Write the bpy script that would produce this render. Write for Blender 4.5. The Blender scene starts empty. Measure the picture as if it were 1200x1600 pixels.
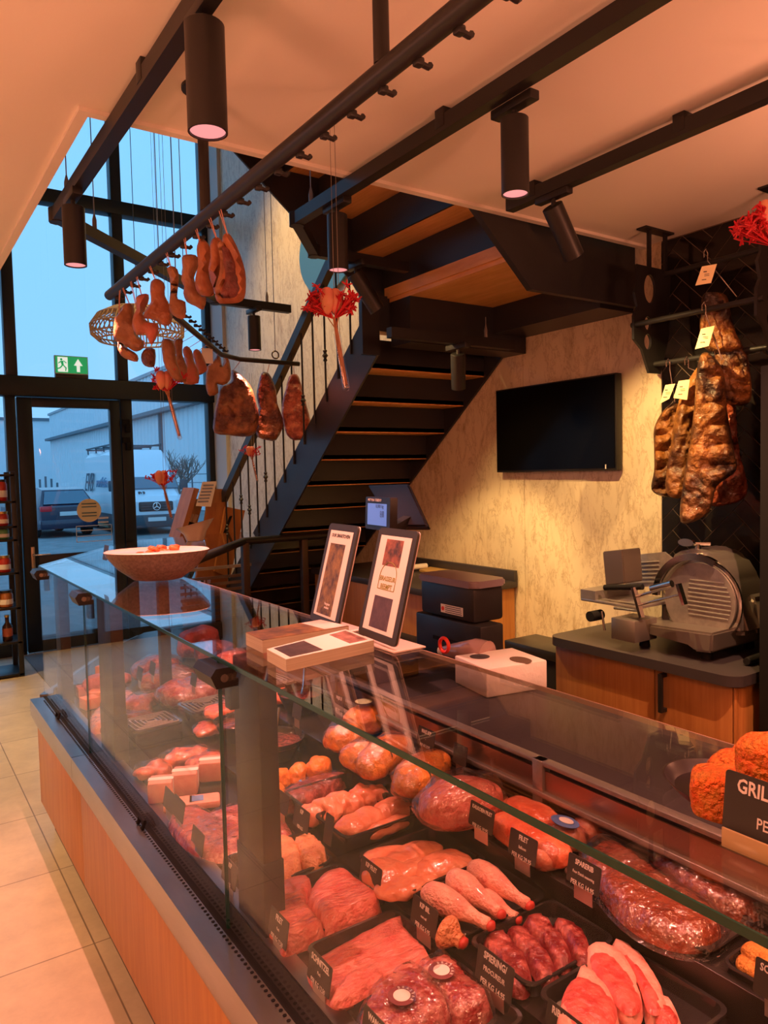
import bpy, bmesh, math, random
from mathutils import Vector, Matrix, noise, geometry
R = math.radians
rnd = random.Random(7)
SC = bpy.context.scene
COL = SC.collection

# ---------------------------------------------------------------- camera
YAW, PITCH, ROLL, FPX = R(34.234), R(3.056), R(-1.281), 1157.4
EYE = Vector((0, 0, 1.65))
CF = Vector((math.sin(YAW)*math.cos(PITCH), math.cos(YAW)*math.cos(PITCH), -math.sin(PITCH)))
_r = Vector((math.cos(YAW), -math.sin(YAW), 0)); _u = _r.cross(CF)
CR = _r*math.cos(ROLL) + _u*math.sin(ROLL); CU = _u*math.cos(ROLL) - _r*math.sin(ROLL)
cam = bpy.data.objects.new('camera', bpy.data.cameras.new('camera')); COL.objects.link(cam)
cam.data.sensor_fit = 'HORIZONTAL'; cam.data.sensor_width = 36; cam.data.lens = FPX/1200*36
cam.data.clip_start = .05; cam.data.clip_end = 400
M = Matrix((CR, CU, -CF)).transposed().to_4x4(); M.translation = EYE
cam.matrix_world = M
SC.camera = cam

def at(ax, v, x, y):
    """where the sight line of photo point x, y meets the plane X/Y/Z = v of the room"""
    d = CF + CR*((x-600)/FPX) - CU*((y-800)/FPX)
    return EYE + d*((v-EYE[ax])/d[ax])
def aX(v, x, y): return at(0, v, x, y)
def aY(v, x, y): return at(1, v, x, y)
def aZ(v, x, y): return at(2, v, x, y)

# ---------------------------------------------------------------- world, light, exposure
W = bpy.data.worlds.new('sky'); SC.world = W; W.use_nodes = True
wn = W.node_tree.nodes; wn.clear()
wo = wn.new('ShaderNodeOutputWorld'); wb = wn.new('ShaderNodeBackground')
wt = wn.new('ShaderNodeTexCoord'); ws = wn.new('ShaderNodeSeparateXYZ'); wr = wn.new('ShaderNodeValToRGB')
wl = W.node_tree.links
wl.new(wt.outputs['Generated'], ws.inputs[0]); wl.new(ws.outputs['Z'], wr.inputs[0])
wr.color_ramp.elements[0].color = (.22, .47, .78, 1); wr.color_ramp.elements[0].position = 0
wr.color_ramp.elements[1].color = (.17, .50, .93, 1); wr.color_ramp.elements[1].position = .6
wl.new(wr.outputs[0], wb.inputs[0]); wb.inputs[1].default_value = 1.62
wl.new(wb.outputs[0], wo.inputs[0])

VS = SC.view_settings
VS.view_transform = 'Standard'; VS.look = 'None'; VS.gamma = 1; VS.use_curve_mapping = False
VS.exposure = 0.0
SC.cycles.use_denoising = True
SC.cycles.max_bounces = 12; SC.cycles.diffuse_bounces = 5; SC.cycles.glossy_bounces = 5
SC.cycles.transparent_max_bounces = 24; SC.cycles.transmission_bounces = 8
SC.cycles.sample_clamp_indirect = 6
SC.cycles.caustics_reflective = False; SC.cycles.caustics_refractive = False

PINK = (1, .36, .27); WARM = (1, .62, .23)
def spot(name, loc, target, w, col, angle=70, blend=.7, parent=None, radius=.006):
    L = bpy.data.lights.new(name, 'SPOT'); L.energy = w; L.color = col; L.spot_size = R(angle); L.spot_blend = blend
    L.shadow_soft_size = radius
    o = bpy.data.objects.new(name, L); COL.objects.link(o)
    o.location = loc; o.rotation_euler = (Vector(target)-Vector(loc)).to_track_quat('-Z', 'Y').to_euler()
    if parent: o.parent = parent
    return o
def point(name, loc, w, col, radius=.12):
    L = bpy.data.lights.new(name, 'POINT'); L.energy = w; L.color = col; L.shadow_soft_size = radius
    o = bpy.data.objects.new(name, L); COL.objects.link(o); o.location = loc
    return o
# added off-frame spots: light the aisle floor, which bounces up to the ceiling
for x, y, w in ((-.6, 1.0, 105), (-1.2, -.6, 140), (.0, -1.2, 120), (-1.6, 2.8, 115), (-.35, 4.4, 190), (-.3, 6.4, 175)):
    spot('aisle_fill_spot', (x, y, 2.45), (x, y, 0), w, WARM if y > 1.5 else (1, .43, .27), 100, .8)
FILL_TINT = (1, .34, .18)  # added point lights out of view, without fixtures, to brighten the ceiling
for x, y, w in ((1.0, -.2, 36), (-.9, .9, 20), (2.2, .1, 16), (-1.0, 3.0, 22), (-.9, -1.8, 20), (-.25, 1.25, 15)):
    point('ceiling_fill', (x, y, 1.95), w, FILL_TINT, .12)
point('ceiling_fill', (2.35, .72, 2.15), 15, FILL_TINT, .12)
spot('void_fill_spot', (1.5, 5.4, 5.4), (3.05, 5.3, 2.6), 420, WARM, 75, .8)  # unseen spots added to warm the wall behind the stairs
spot('void_fill_spot', (1.4, 3.6, 5.4), (3.05, 3.9, 2.4), 160, WARM, 70, .8)

# ---------------------------------------------------------------- materials
def mat(name, c1, rough=.5, metal=0, c2=None, scale=8, detail=4, bump=0, bscale=None, stretch=(1, 1, 1), lo=.35, hi=.65,
        coat=0, emit=0, spec=.5, rvar=0, alpha=1):
    m = bpy.data.materials.new(name); m.use_nodes = True
    nt = m.node_tree; b = nt.nodes['Principled BSDF']
    b.inputs['Base Color'].default_value = (*c1, 1); b.inputs['Roughness'].default_value = rough
    b.inputs['Metallic'].default_value = metal; b.inputs['Specular IOR Level'].default_value = spec
    b.inputs['Coat Weight'].default_value = coat; b.inputs['Coat Roughness'].default_value = .08
    if emit:
        b.inputs['Emission Color'].default_value = (*c1, 1); b.inputs['Emission Strength'].default_value = emit
    if c2 or bump:
        tc = nt.nodes.new('ShaderNodeTexCoord'); mp = nt.nodes.new('ShaderNodeMapping')
        mp.inputs['Scale'].default_value = stretch
        nt.links.new(tc.outputs['Object'], mp.inputs[0])
        n = nt.nodes.new('ShaderNodeTexNoise'); n.inputs['Scale'].default_value = scale; n.inputs['Detail'].default_value = detail
        n.inputs['Roughness'].default_value = .62
        nt.links.new(mp.outputs[0], n.inputs['Vector'])
        if c2:
            r = nt.nodes.new('ShaderNodeValToRGB')
            r.color_ramp.elements[0].position = lo; r.color_ramp.elements[0].color = (*c1, 1)
            r.color_ramp.elements[1].position = hi; r.color_ramp.elements[1].color = (*c2, 1)
            nt.links.new(n.outputs['Fac'], r.inputs[0]); nt.links.new(r.outputs[0], b.inputs['Base Color'])
        if bump:
            n2 = n
            if bscale:
                n2 = nt.nodes.new('ShaderNodeTexNoise'); n2.inputs['Scale'].default_value = bscale; n2.inputs['Detail'].default_value = 3
                nt.links.new(mp.outputs[0], n2.inputs['Vector'])
            bp = nt.nodes.new('ShaderNodeBump'); bp.inputs['Strength'].default_value = bump; bp.inputs['Distance'].default_value = .02
            nt.links.new(n2.outputs['Fac'], bp.inputs['Height']); nt.links.new(bp.outputs[0], b.inputs['Normal'])
    return m
def glass(name, tint=(.97, .98, .98), ior=1.45, rough=0, extra=0, wrinkle=0):
    """clear sheet: passes light straight, reflects by Fresnel"""
    m = bpy.data.materials.new(name); m.use_nodes = True; nt = m.node_tree; nt.nodes.clear()
    o = nt.nodes.new('ShaderNodeOutputMaterial'); mx = nt.nodes.new('ShaderNodeMixShader')
    t = nt.nodes.new('ShaderNodeBsdfTransparent'); t.inputs[0].default_value = (*tint, 1)
    g = nt.nodes.new('ShaderNodeBsdfGlossy'); g.inputs['Roughness'].default_value = rough; g.inputs[0].default_value = (1, 1, 1, 1)
    fr = nt.nodes.new('ShaderNodeFresnel'); ge = nt.nodes.new('ShaderNodeNewGeometry'); ma = nt.nodes.new('ShaderNodeMath')
    ma.operation = 'MULTIPLY_ADD'; ma.inputs[1].default_value = 1/ior-ior; ma.inputs[2].default_value = ior
    nt.links.new(ge.outputs['Backfacing'], ma.inputs[0]); nt.links.new(ma.outputs[0], fr.inputs['IOR'])
    fac = fr.outputs[0]
    if extra:
        ad = nt.nodes.new('ShaderNodeMath'); ad.operation = 'ADD'; ad.use_clamp = True; ad.inputs[1].default_value = extra
        nt.links.new(fac, ad.inputs[0]); fac = ad.outputs[0]
    if wrinkle:
        tc = nt.nodes.new('ShaderNodeTexCoord'); n = nt.nodes.new('ShaderNodeTexNoise'); n.inputs['Scale'].default_value = 38
        n.inputs['Detail'].default_value = 3; bp = nt.nodes.new('ShaderNodeBump'); bp.inputs['Strength'].default_value = wrinkle
        bp.inputs['Distance'].default_value = .02
        nt.links.new(tc.outputs['Object'], n.inputs['Vector']); nt.links.new(n.outputs['Fac'], bp.inputs['Height'])
        nt.links.new(bp.outputs[0], g.inputs['Normal']); nt.links.new(bp.outputs[0], fr.inputs['Normal'])
    nt.links.new(fac, mx.inputs[0]); nt.links.new(t.outputs[0], mx.inputs[1]); nt.links.new(g.outputs[0], mx.inputs[2])
    nt.links.new(mx.outputs[0], o.inputs[0])
    return m

BLK = mat('black_metal', (.018, .016, .016), .42, .2)
ALU = mat('anthracite_frame', (.016, .02, .024), .4, .3)
MATTE = mat('matte_black', (.010, .009, .009), .75, spec=.2)
STAIRB = mat('stair_steel', (.03, .03, .034), .38, .25, bump=.03, scale=60)
CEIL = mat('white_plaster', (.86, .80, .72), .9, bump=.04, scale=160)
STEEL = mat('brushed_steel', (.46, .42, .39), .34, .7, c2=(.36, .33, .31), scale=30, stretch=(60, 1, 1), bump=.02)
STEELD = mat('dark_steel', (.22, .17, .145), .36, .7)
LEDGE = mat('ledge_steel', (.42, .40, .39), .33, 1, c2=(.36, .35, .34), scale=14, stretch=(1, .3, 1))
BRONZE = mat('post_anodised', (.060, .036, .024), .42, .6)
GREYST = mat('slicer_aluminium', (.30, .26, .235), .32, .7, bump=.02, scale=40)
CHROME = mat('chrome', (.75, .72, .7), .12, 1)
OAK = mat('oak_laminate', (.50, .215, .055), .45, c2=(.40, .15, .035), scale=4.5, detail=6, stretch=(9, 9, .55), bump=.03)
TREADW = mat('stair_oak', (.76, .40, .15), .45, c2=(.62, .29, .09), scale=5, detail=6, stretch=(9, .8, 4))
WOODR = mat('rack_wood', (.42, .17, .05), .5, c2=(.33, .12, .035), scale=6, stretch=(3, 3, .6))
WORKT = mat('worktop_anthracite', (.045, .037, .04), .42, bump=.04, scale=200)
DECK = mat('deck_black', (.028, .022, .02), .25, .3)
TRAYM = mat('tray_black', (.022, .02, .02), .2, coat=.6)
CARD = mat('card_black', (.035, .032, .026), .5)
CARDTX = mat('card_lettering', (.8, .72, .66), .6)
PAPER = mat('paper_white', (.82, .78, .74), .7)
PAPERB = mat('page_edges', (.7, .62, .5), .8, c2=(.55, .47, .36), scale=3, stretch=(1, 1, 220))
CREAMP = mat('tag_cream', (.85, .72, .42), .7)
PLAST = mat('black_plastic', (.02, .017, .017), .35, bump=.05, scale=250)
PURPLID = mat('lid_plastic', (.22, .16, .18), .3, coat=.2)
REDP = mat('red_plastic', (.75, .04, .02), .3)
GREENEX = mat('exit_green', (.02, .42, .14), .4, emit=.55)
EXITW = mat('exit_white', (.85, .95, .9), .4, emit=.7)
WHITEP = mat('white_paint', (.82, .84, .86), .35)
CERAM = mat('speckled_ceramic', (.30, .20, .17), .4, c2=(.19, .12, .10), scale=90, detail=2)
CERAMW = mat('white_ceramic', (.8, .62, .55), .25)
SCREENB = mat('scale_screen', (.10, .19, .50), .3, emit=.75)
TVM = mat('tv_screen', (.004, .0035, .0035), .14, spec=.05)
RATT = mat('rattan', (.5, .36, .22), .6)
WIRE = mat('wire', (.25, .22, .2), .4, .6)
STRING = mat('red_white_string', (.6, .3, .24), .8)
STEM = mat('dried_stem', (.45, .2, .1), .7, c2=(.3, .12, .06), scale=20, stretch=(8, 8, 1))
REDF = mat('dried_red', (.55, .01, .02), .6)
PINKF = mat('dried_pink', (.74, .20, .17), .45, c2=(.66, .30, .15), scale=9)
G_CASE = glass('counter_glass', (.965, .97, .965), 1.15)
G_TOP = glass('shelf_glass', (.93, .94, .93), 1.52)
G_WIN = glass('window_glass', (.96, .97, .97), 1.45)
G_TUBE = glass('tube_glass', (.93, .9, .88), 1.45, extra=.03)
FILM = glass('plastic_film', (.96, .95, .95), 1.5, .12, .035, .9)
FILMC = glass('stiff_bag', (.93, .90, .90), 1.5, .16, .07, .7)
EDGEG = mat('glass_edge', (.012, .06, .042), .15)
# meats
M_PORK = mat('pork_raw', (.56, .075, .06), .3, c2=(.80, .27, .21), scale=26, detail=8, bump=.55, bscale=55, coat=.3, stretch=(1, 2.2, 1), lo=.34, hi=.70)
M_PORKD = mat('pork_lean', (.46, .045, .04), .32, c2=(.72, .19, .15), scale=38, detail=8, bump=.4, bscale=60, coat=.3, lo=.38, hi=.76)
M_FAT = mat('pork_fat', (.74, .25, .19), .36, c2=(.88, .46, .36), scale=22, detail=6, bump=.35, bscale=50, coat=.2)
M_BEEF = mat('beef_raw', (.15, .007, .010), .3, c2=(.62, .17, .14), scale=30, detail=9, bump=.6, bscale=50, coat=.35, lo=.46, hi=.74)
M_REDM = mat('red_marbled', (.38, .022, .028), .3, c2=(.82, .36, .29), scale=26, detail=9, bump=.6, bscale=55, coat=.35, lo=.46, hi=.70)
M_CHICK = mat('chicken_raw', (.66, .18, .095), .26, c2=(.80, .34, .20), scale=17, detail=7, bump=.4, bscale=34, coat=.4, lo=.34, hi=.68)
M_SKIN = mat('chicken_skin', (.66, .22, .09), .34, c2=(.84, .42, .20), scale=24, detail=7, bump=.7, bscale=110, coat=.3)
M_YELL = mat('corn_chicken', (.66, .17, .025), .3, c2=(.82, .34, .06), scale=15, detail=7, bump=.5, bscale=60, coat=.4)
M_LEG = mat('drumstick_skin', (.60, .13, .11), .34, c2=(.84, .42, .31), scale=15, detail=7, bump=.5, bscale=150, coat=.25, lo=.30, hi=.56)
M_ROLL = mat('cured_roll', (.64, .10, .045), .28, c2=(.84, .24, .12), scale=20, detail=7, bump=.45, bscale=40, coat=.4)
M_RIBM = mat('marinated_rib', (.34, .07, .025), .25, c2=(.22, .035, .015), scale=16, detail=6, bump=0.90, bscale=40, coat=.5)
M_HAMT = mat('ham_tan', (.40, .17, .075), .45, c2=(.20, .07, .03), scale=9, detail=6, bump=0.45, bscale=35)
M_HAMO = mat('ham_orange', (.42, .14, .055), .42, c2=(.25, .07, .026), scale=8, bump=0.36, bscale=30)
M_HAMR = mat('ham_cut', (.07, .008, .006), .4, c2=(.20, .035, .025), scale=18, detail=6, bump=0.60, lo=.42, hi=.7)
M_HAMP = mat('ham_pink', (.50, .11, .075), .4, c2=(.34, .13, .06), scale=14, detail=6, bump=0.60)
M_DRY = mat('dry_ham', (.085, .018, .01), .38, c2=(.40, .15, .05), scale=9, detail=7, bump=1.00, bscale=26, lo=.42, hi=.66)
M_DRYR = mat('dry_ham_red', (.20, .025, .018), .38, c2=(.72, .22, .13), scale=11, detail=7, bump=1.00, bscale=30, lo=.38, hi=.62)
M_SMOKE = mat('smoked_belly', (.022, .007, .003), .5, c2=(.27, .10, .022), scale=9, detail=8, bump=.9, bscale=38, lo=.40, hi=.66, coat=.08)
M_SMOKL = mat('smoked_fat', (.36, .145, .03), .5, c2=(.06, .02, .006), scale=7, detail=7, bump=.8, bscale=30, lo=.42, hi=.68)
M_CRUMB = mat('orange_crumb', (.80, .11, .005), .65, c2=(.62, .22, .02), scale=55, detail=4, bump=.8, bscale=150)
M_CRUMBY = mat('gold_crumb', (.75, .33, .06), .7, c2=(.6, .22, .03), scale=50, detail=4, bump=.8, bscale=120)
M_SALAD = mat('dark_salad', (.07, .02, .015), .12, c2=(.25, .07, .05), scale=60, detail=3, bump=.8, bscale=70, coat=.5)
M_PATE = mat('pate_pink', (.78, .36, .28), .5, c2=(.7, .28, .22), scale=30)
M_CUBE = mat('orange_cube', (.85, .24, .10), .45, c2=(.75, .2, .09), scale=20)
M_BONE = mat('bone_red', (.5, .04, .03), .35)

# ---------------------------------------------------------------- building blocks
def obj(name, bm, m, parent=None, ang=40, kind=None):
    bmesh.ops.recalc_face_normals(bm, faces=bm.faces); bm.normal_update()
    for f in bm.faces: f.smooth = True
    for e in bm.edges: e.smooth = not (len(e.link_faces) == 2 and e.calc_face_angle(0) > R(ang))
    me = bpy.data.meshes.new(name); bm.to_mesh(me); bm.free()
    ms = m if isinstance(m, (list, tuple)) else [m]
    for x in ms: me.materials.append(x)
    o = bpy.data.objects.new(name, me); COL.objects.link(o)
    if parent: o.parent = parent
    if kind: o['kind'] = kind
    return o
def tag(o, label, cat, group=None):
    o['label'] = label; o['category'] = cat
    if group: o['group'] = group
    return o
def thing(name, label, cat, loc=(0, 0, 0), rz=0, group=None):
    o = bpy.data.objects.new(name, None); COL.objects.link(o); o.empty_display_size = .05
    o.location = loc; o.rotation_euler = (0, 0, rz)
    return tag(o, label, cat, group)
def dup(root, loc, rz=None, label=None, group=None):
    r = root.copy(); COL.objects.link(r); r.location = loc
    if rz is not None: r.rotation_euler = (0, 0, rz)
    if label: r['label'] = label
    if group: r['group'] = group
    for ch in list(root.children):
        c = ch.copy(); COL.objects.link(c); c.parent = r
        for g in list(ch.children):
            d = g.copy(); COL.objects.link(d); d.parent = c
    return r
def NB(): return bmesh.new()
def box(bm, a, b, bev=0, mtx=None):
    a = Vector(a); b = Vector(b)
    g = bmesh.ops.create_cube(bm, size=1)
    vs = g['verts']
    for v in vs: v.co = Vector(((a[i]+b[i])/2 + v.co[i]*abs(b[i]-a[i])) for i in range(3))
    if bev:
        es = list({e for v in vs for e in v.link_edges})
        r = bmesh.ops.bevel(bm, geom=es, offset=bev, segments=2, affect='EDGES', profile=.5)
        vs = list({v for f in r['faces'] for v in f.verts} | {v for v in vs if v.is_valid})
    if mtx is not None:
        for v in vs: v.co = mtx @ v.co
    return bm
def frame(o, u, v):
    u = Vector(u).normalized(); v = Vector(v); v = (v - u*v.dot(u)).normalized(); n = u.cross(v)
    m = Matrix((u, v, n)).transposed().to_4x4(); m.translation = Vector(o); return m
def tube(bm, pts, r, seg=10, cap=True):
    pts = [Vector(p) for p in pts]; rs = r if isinstance(r, (list, tuple)) else [r]*len(pts)
    rings = []; up = None
    for i, p in enumerate(pts):
        t = (pts[min(i+1, len(pts)-1)] - pts[max(i-1, 0)]).normalized()
        if up is None: up = Vector((0, 0, 1)) if abs(t.z) < .9 else Vector((1, 0, 0))
        a = (up - t*up.dot(t)).normalized(); up = a; b = t.cross(a)
        rings.append([bm.verts.new(p + (a*math.cos(k*2*math.pi/seg) + b*math.sin(k*2*math.pi/seg))*rs[i]) for k in range(seg)])
    for i in range(len(rings)-1):
        for k in range(seg):
            bm.faces.new((rings[i][k], rings[i][(k+1) % seg], rings[i+1][(k+1) % seg], rings[i+1][k]))
    if cap:
        bm.faces.new(rings[0][::-1]); bm.faces.new(rings[-1])
    return bm
def bar(bm, p, q, w, h, up=(0, 0, 1)):
    p = Vector(p); q = Vector(q); t = (q-p); L = t.length
    m = frame(p, t, up) if abs(t.normalized().dot(Vector(up))) < .99 else frame(p, t, (1, 0, 0))
    return box(bm, (0, -h/2, -w/2), (L, h/2, w/2), mtx=m)
def lathe(bm, prof, seg=24, c=(0, 0, 0), sx=1, sy=1):
    c = Vector(c); rings = []
    for r, z in prof:
        rings.append([bm.verts.new(c + Vector((r*sx*math.cos(k*2*math.pi/seg), r*sy*math.sin(k*2*math.pi/seg), z))) for k in range(seg)])
    for i in range(len(rings)-1):
        for k in range(seg):
            bm.faces.new((rings[i][k], rings[i][(k+1) % seg], rings[i+1][(k+1) % seg], rings[i+1][k]))
    if prof[0][0] > 1e-4: bm.faces.new(rings[0][::-1])
    if prof[-1][0] > 1e-4: bm.faces.new(rings[-1])
    bmesh.ops.remove_doubles(bm, verts=bm.verts, dist=1e-5)
    return bm
def prism(bm, pts, mtx, d0, d1):
    """polygon in the u, v plane of mtx, thick from d0 to d1 along its normal"""
    a = [bm.verts.new(mtx @ Vector((x, y, d0))) for x, y in pts]; b = [bm.verts.new(mtx @ Vector((x, y, d1))) for x, y in pts]
    n = len(pts)
    bm.faces.new(a[::-1]); bm.faces.new(b)
    for i in range(n): bm.faces.new((a[i], a[(i+1) % n], b[(i+1) % n], b[i]))
    return bm
def poly3(bm, top, dz):
    """a horizontal outline of room points, dz thick downwards"""
    a = [bm.verts.new(Vector(p)) for p in top]; b = [bm.verts.new(Vector(p)-Vector((0, 0, dz))) for p in top]
    n = len(top); bm.faces.new(a); bm.faces.new(b[::-1])
    for i in range(n): bm.faces.new((a[i], a[(i+1) % n], b[(i+1) % n], b[i]))
    return bm
def spline(pts, k=4):
    out = []; n = len(pts)
    for i in range(n):
        p0, p1, p2, p3 = (Vector(pts[(i+j-1) % n]) for j in range(4))
        for s in range(k):
            t = s/k
            out.append(.5*((2*p1) + (p2-p0)*t + (2*p0-5*p1+4*p2-p3)*t*t + (3*p1-p0-3*p2+p3)*t**3))
    return out
def inflate(bm, outline, thick, mtx, step=.02, amp=.004, freq=14, seed=0, flat=.0, round_=.5, edge=.04, ridge=None):
    """swollen slab: an outline (metres, in the u, v plane of mtx) filled and blown up to its thickness"""
    ol = [Vector((p[0], p[1])) for p in outline]
    xs = [p.x for p in ol]; ys = [p.y for p in ol]; n = len(ol)
    def dist(q):
        best = 9
        for i in range(n):
            a = ol[i]; d = ol[(i+1) % n]-a; L = d.length_squared or 1e-9
            t = max(0, min(1, (q-a).dot(d)/L)); best = min(best, (q-a-d*t).length)
        return best
    def inside(q):
        c = False
        for i in range(n):
            a, b = ol[i], ol[(i+1) % n]
            if (a.y > q.y) != (b.y > q.y) and q.x < (b.x-a.x)*(q.y-a.y)/(b.y-a.y)+a.x: c = not c
        return c
    pts = list(ol); ins = []
    y = min(ys)+step/2; row = 0
    while y < max(ys):
        x = min(xs)+(step/2 if row % 2 else 0)
        while x < max(xs):
            q = Vector((x, y))
            if inside(q) and dist(q) > step*.45: ins.append(q)
            x += step
        y += step*.87; row += 1
    rr = max([dist(q) for q in ins] or [step])
    E = max(edge, rr*round_)
    res = geometry.delaunay_2d_cdt(pts+ins, [(i, (i+1) % n) for i in range(n)], [list(range(n))], 1, 1e-6)
    V, F = res[0], res[2]
    top = []; bot = []
    for q in V:
        d = dist(q); s = min(1, d/E); h = math.sqrt(max(0, 1-(1-s)**2))
        p3 = Vector((q.x, q.y, seed*3.7))
        nz = noise.noise(p3*freq)*amp + noise.noise(p3*freq*2.7)*amp*.5
        if ridge:
            n_r, a_r, side = ridge; sx_ = (q.x-min(xs))/(max(xs)-min(xs)); sx_ = sx_ if side > 0 else 1-sx_
            ph = (q.y-min(ys))/(max(ys)-min(ys))*n_r*2*math.pi + 2.2*sx_ + noise.noise(p3*6)*2.4
            w_r = max(0, min(1, (sx_-.38)*5)); nz += (abs(math.sin(ph/2))**.7-.6)*a_r*w_r
        on = d < 1e-5
        top.append(bm.verts.new(mtx @ Vector((q.x, q.y, (h*thick/2*(1-flat*0)+nz*h) if flat < .5 else h*thick+nz*h))))
        bot.append(top[-1] if on else bm.verts.new(mtx @ Vector((q.x, q.y, (-h*thick/2+nz*h*.6) if flat < .5 else 0))))
    for f in F:
        a, b, c = f[:3]
        try: bm.faces.new((top[a], top[b], top[c]))
        except ValueError: pass
        if not (top[a] is bot[a] and top[b] is bot[b] and top[c] is bot[c]):
            try: bm.faces.new((bot[c], bot[b], bot[a]))
            except ValueError: pass
    return bm
def lump(bm, a, b, w, h, seed=0, amp=.006, freq=16, ex=2.4, taper=0, flat=.35, sub=4, up=(0, 0, 1)):
    """a rounded piece of meat lying from a to b (its underside), w wide, h high"""
    a = Vector(a); b = Vector(b); L = (b-a).length; m = frame((a+b)/2, b-a, Vector(up).cross(b-a))
    g = bmesh.ops.create_icosphere(bm, subdivisions=sub, radius=1)
    for v in g['verts']:
        p = v.co.copy(); k = (abs(p.x)**ex+abs(p.y)**ex+abs(p.z)**ex)**(-1/ex); p = p*k
        x = p.x*L/2; wf = 1 + taper*p.x
        y = p.y*w/2*wf; z = p.z*h/2*(1+taper*.5*p.x)
        if p.z < 0: z *= (1-flat)
        q = Vector((x, y, z)); qs = q+Vector((seed*1.7, seed*.9, seed*2.3))
        q += Vector(v.normal if v.normal.length else p).normalized()*(noise.noise(qs*freq)*amp+noise.noise(qs*freq*2.9)*amp*.45)
        q.z += h/2*(1-flat)
        v.co = m @ q
    return bm
def text(name, s, size, m, parent, mtx, align='CENTER', bold=.0, depth=.0004, xs=1):
    c = bpy.data.curves.new(name, 'FONT'); c.body = s; c.size = size; c.align_x = align; c.align_y = 'CENTER'
    c.extrude = depth; c.offset = bold*size; c.resolution_u = 2
    o = bpy.data.objects.new('tmp', c); COL.objects.link(o)
    dg = bpy.context.evaluated_depsgraph_get(); dg.update()
    me = bpy.data.meshes.new_from_object(o.evaluated_get(dg)); bpy.data.objects.remove(o); bpy.data.curves.remove(c)
    me.name = name; me.transform(mtx @ Matrix.Diagonal((xs, 1, 1, 1))); me.materials.clear(); me.materials.append(m)
    t = bpy.data.objects.new(name, me); COL.objects.link(t)
    if parent: t.parent = parent
    return t

# ---------------------------------------------------------------- the setting
XW, ZC, YF, YE, XO = 3.05, 2.69, 7.70, 2.25, .542
def wall_mat():
    m = mat('stone_panel', (.72, .60, .42), .42); nt = m.node_tree; b = nt.nodes['Principled BSDF']; L = nt.links
    tc = nt.nodes.new('ShaderNodeTexCoord'); mp = nt.nodes.new('ShaderNodeMapping'); mp.inputs['Scale'].default_value = (1, 1.5, .62)
    L.new(tc.outputs['Object'], mp.inputs[0])
    mp2 = nt.nodes.new('ShaderNodeMapping'); mp2.inputs['Scale'].default_value = (1, 2.6, 1.0); mp2.inputs['Rotation'].default_value = (.32, 0, 0); L.new(tc.outputs['Object'], mp2.inputs[0])
    n1 = nt.nodes.new('ShaderNodeTexNoise'); n1.inputs['Scale'].default_value = 7; n1.inputs['Detail'].default_value = 8; n1.inputs['Roughness'].default_value = .66; n1.inputs['Distortion'].default_value = .9
    L.new(mp.outputs[0], n1.inputs['Vector'])
    r1 = nt.nodes.new('ShaderNodeValToRGB'); e = r1.color_ramp.elements
    e[0].position = .30; e[0].color = (.50, .37, .22, 1); e[1].position = .5; e[1].color = (.76, .64, .46, 1)
    x = r1.color_ramp.elements.new(.42); x.color = (.70, .58, .41, 1)
    L.new(n1.outputs['Fac'], r1.inputs[0])
    # thin cracks where a second noise crosses its middle
    n2 = nt.nodes.new('ShaderNodeTexNoise'); n2.inputs['Scale'].default_value = 4.2; n2.inputs['Detail'].default_value = 9; n2.inputs['Roughness'].default_value = .72; n2.inputs['Distortion'].default_value = .4
    L.new(mp2.outputs[0], n2.inputs['Vector'])
    r2 = nt.nodes.new('ShaderNodeValToRGB'); e = r2.color_ramp.elements
    e[0].position = .475; e[0].color = (1, 1, 1, 1); e[1].position = .525; e[1].color = (1, 1, 1, 1)
    x = r2.color_ramp.elements.new(.5); x.color = (.55, .43, .3, 1)
    L.new(n2.outputs['Fac'], r2.inputs[0])
    mx = nt.nodes.new('ShaderNodeMix'); mx.data_type = 'RGBA'; mx.blend_type = 'MULTIPLY'; mx.inputs[0].default_value = .6
    L.new(r1.outputs[0], mx.inputs[6]); L.new(r2.outputs[0], mx.inputs[7]); L.new(mx.outputs[2], b.inputs['Base Color'])
    return m
WALLM = wall_mat()
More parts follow.
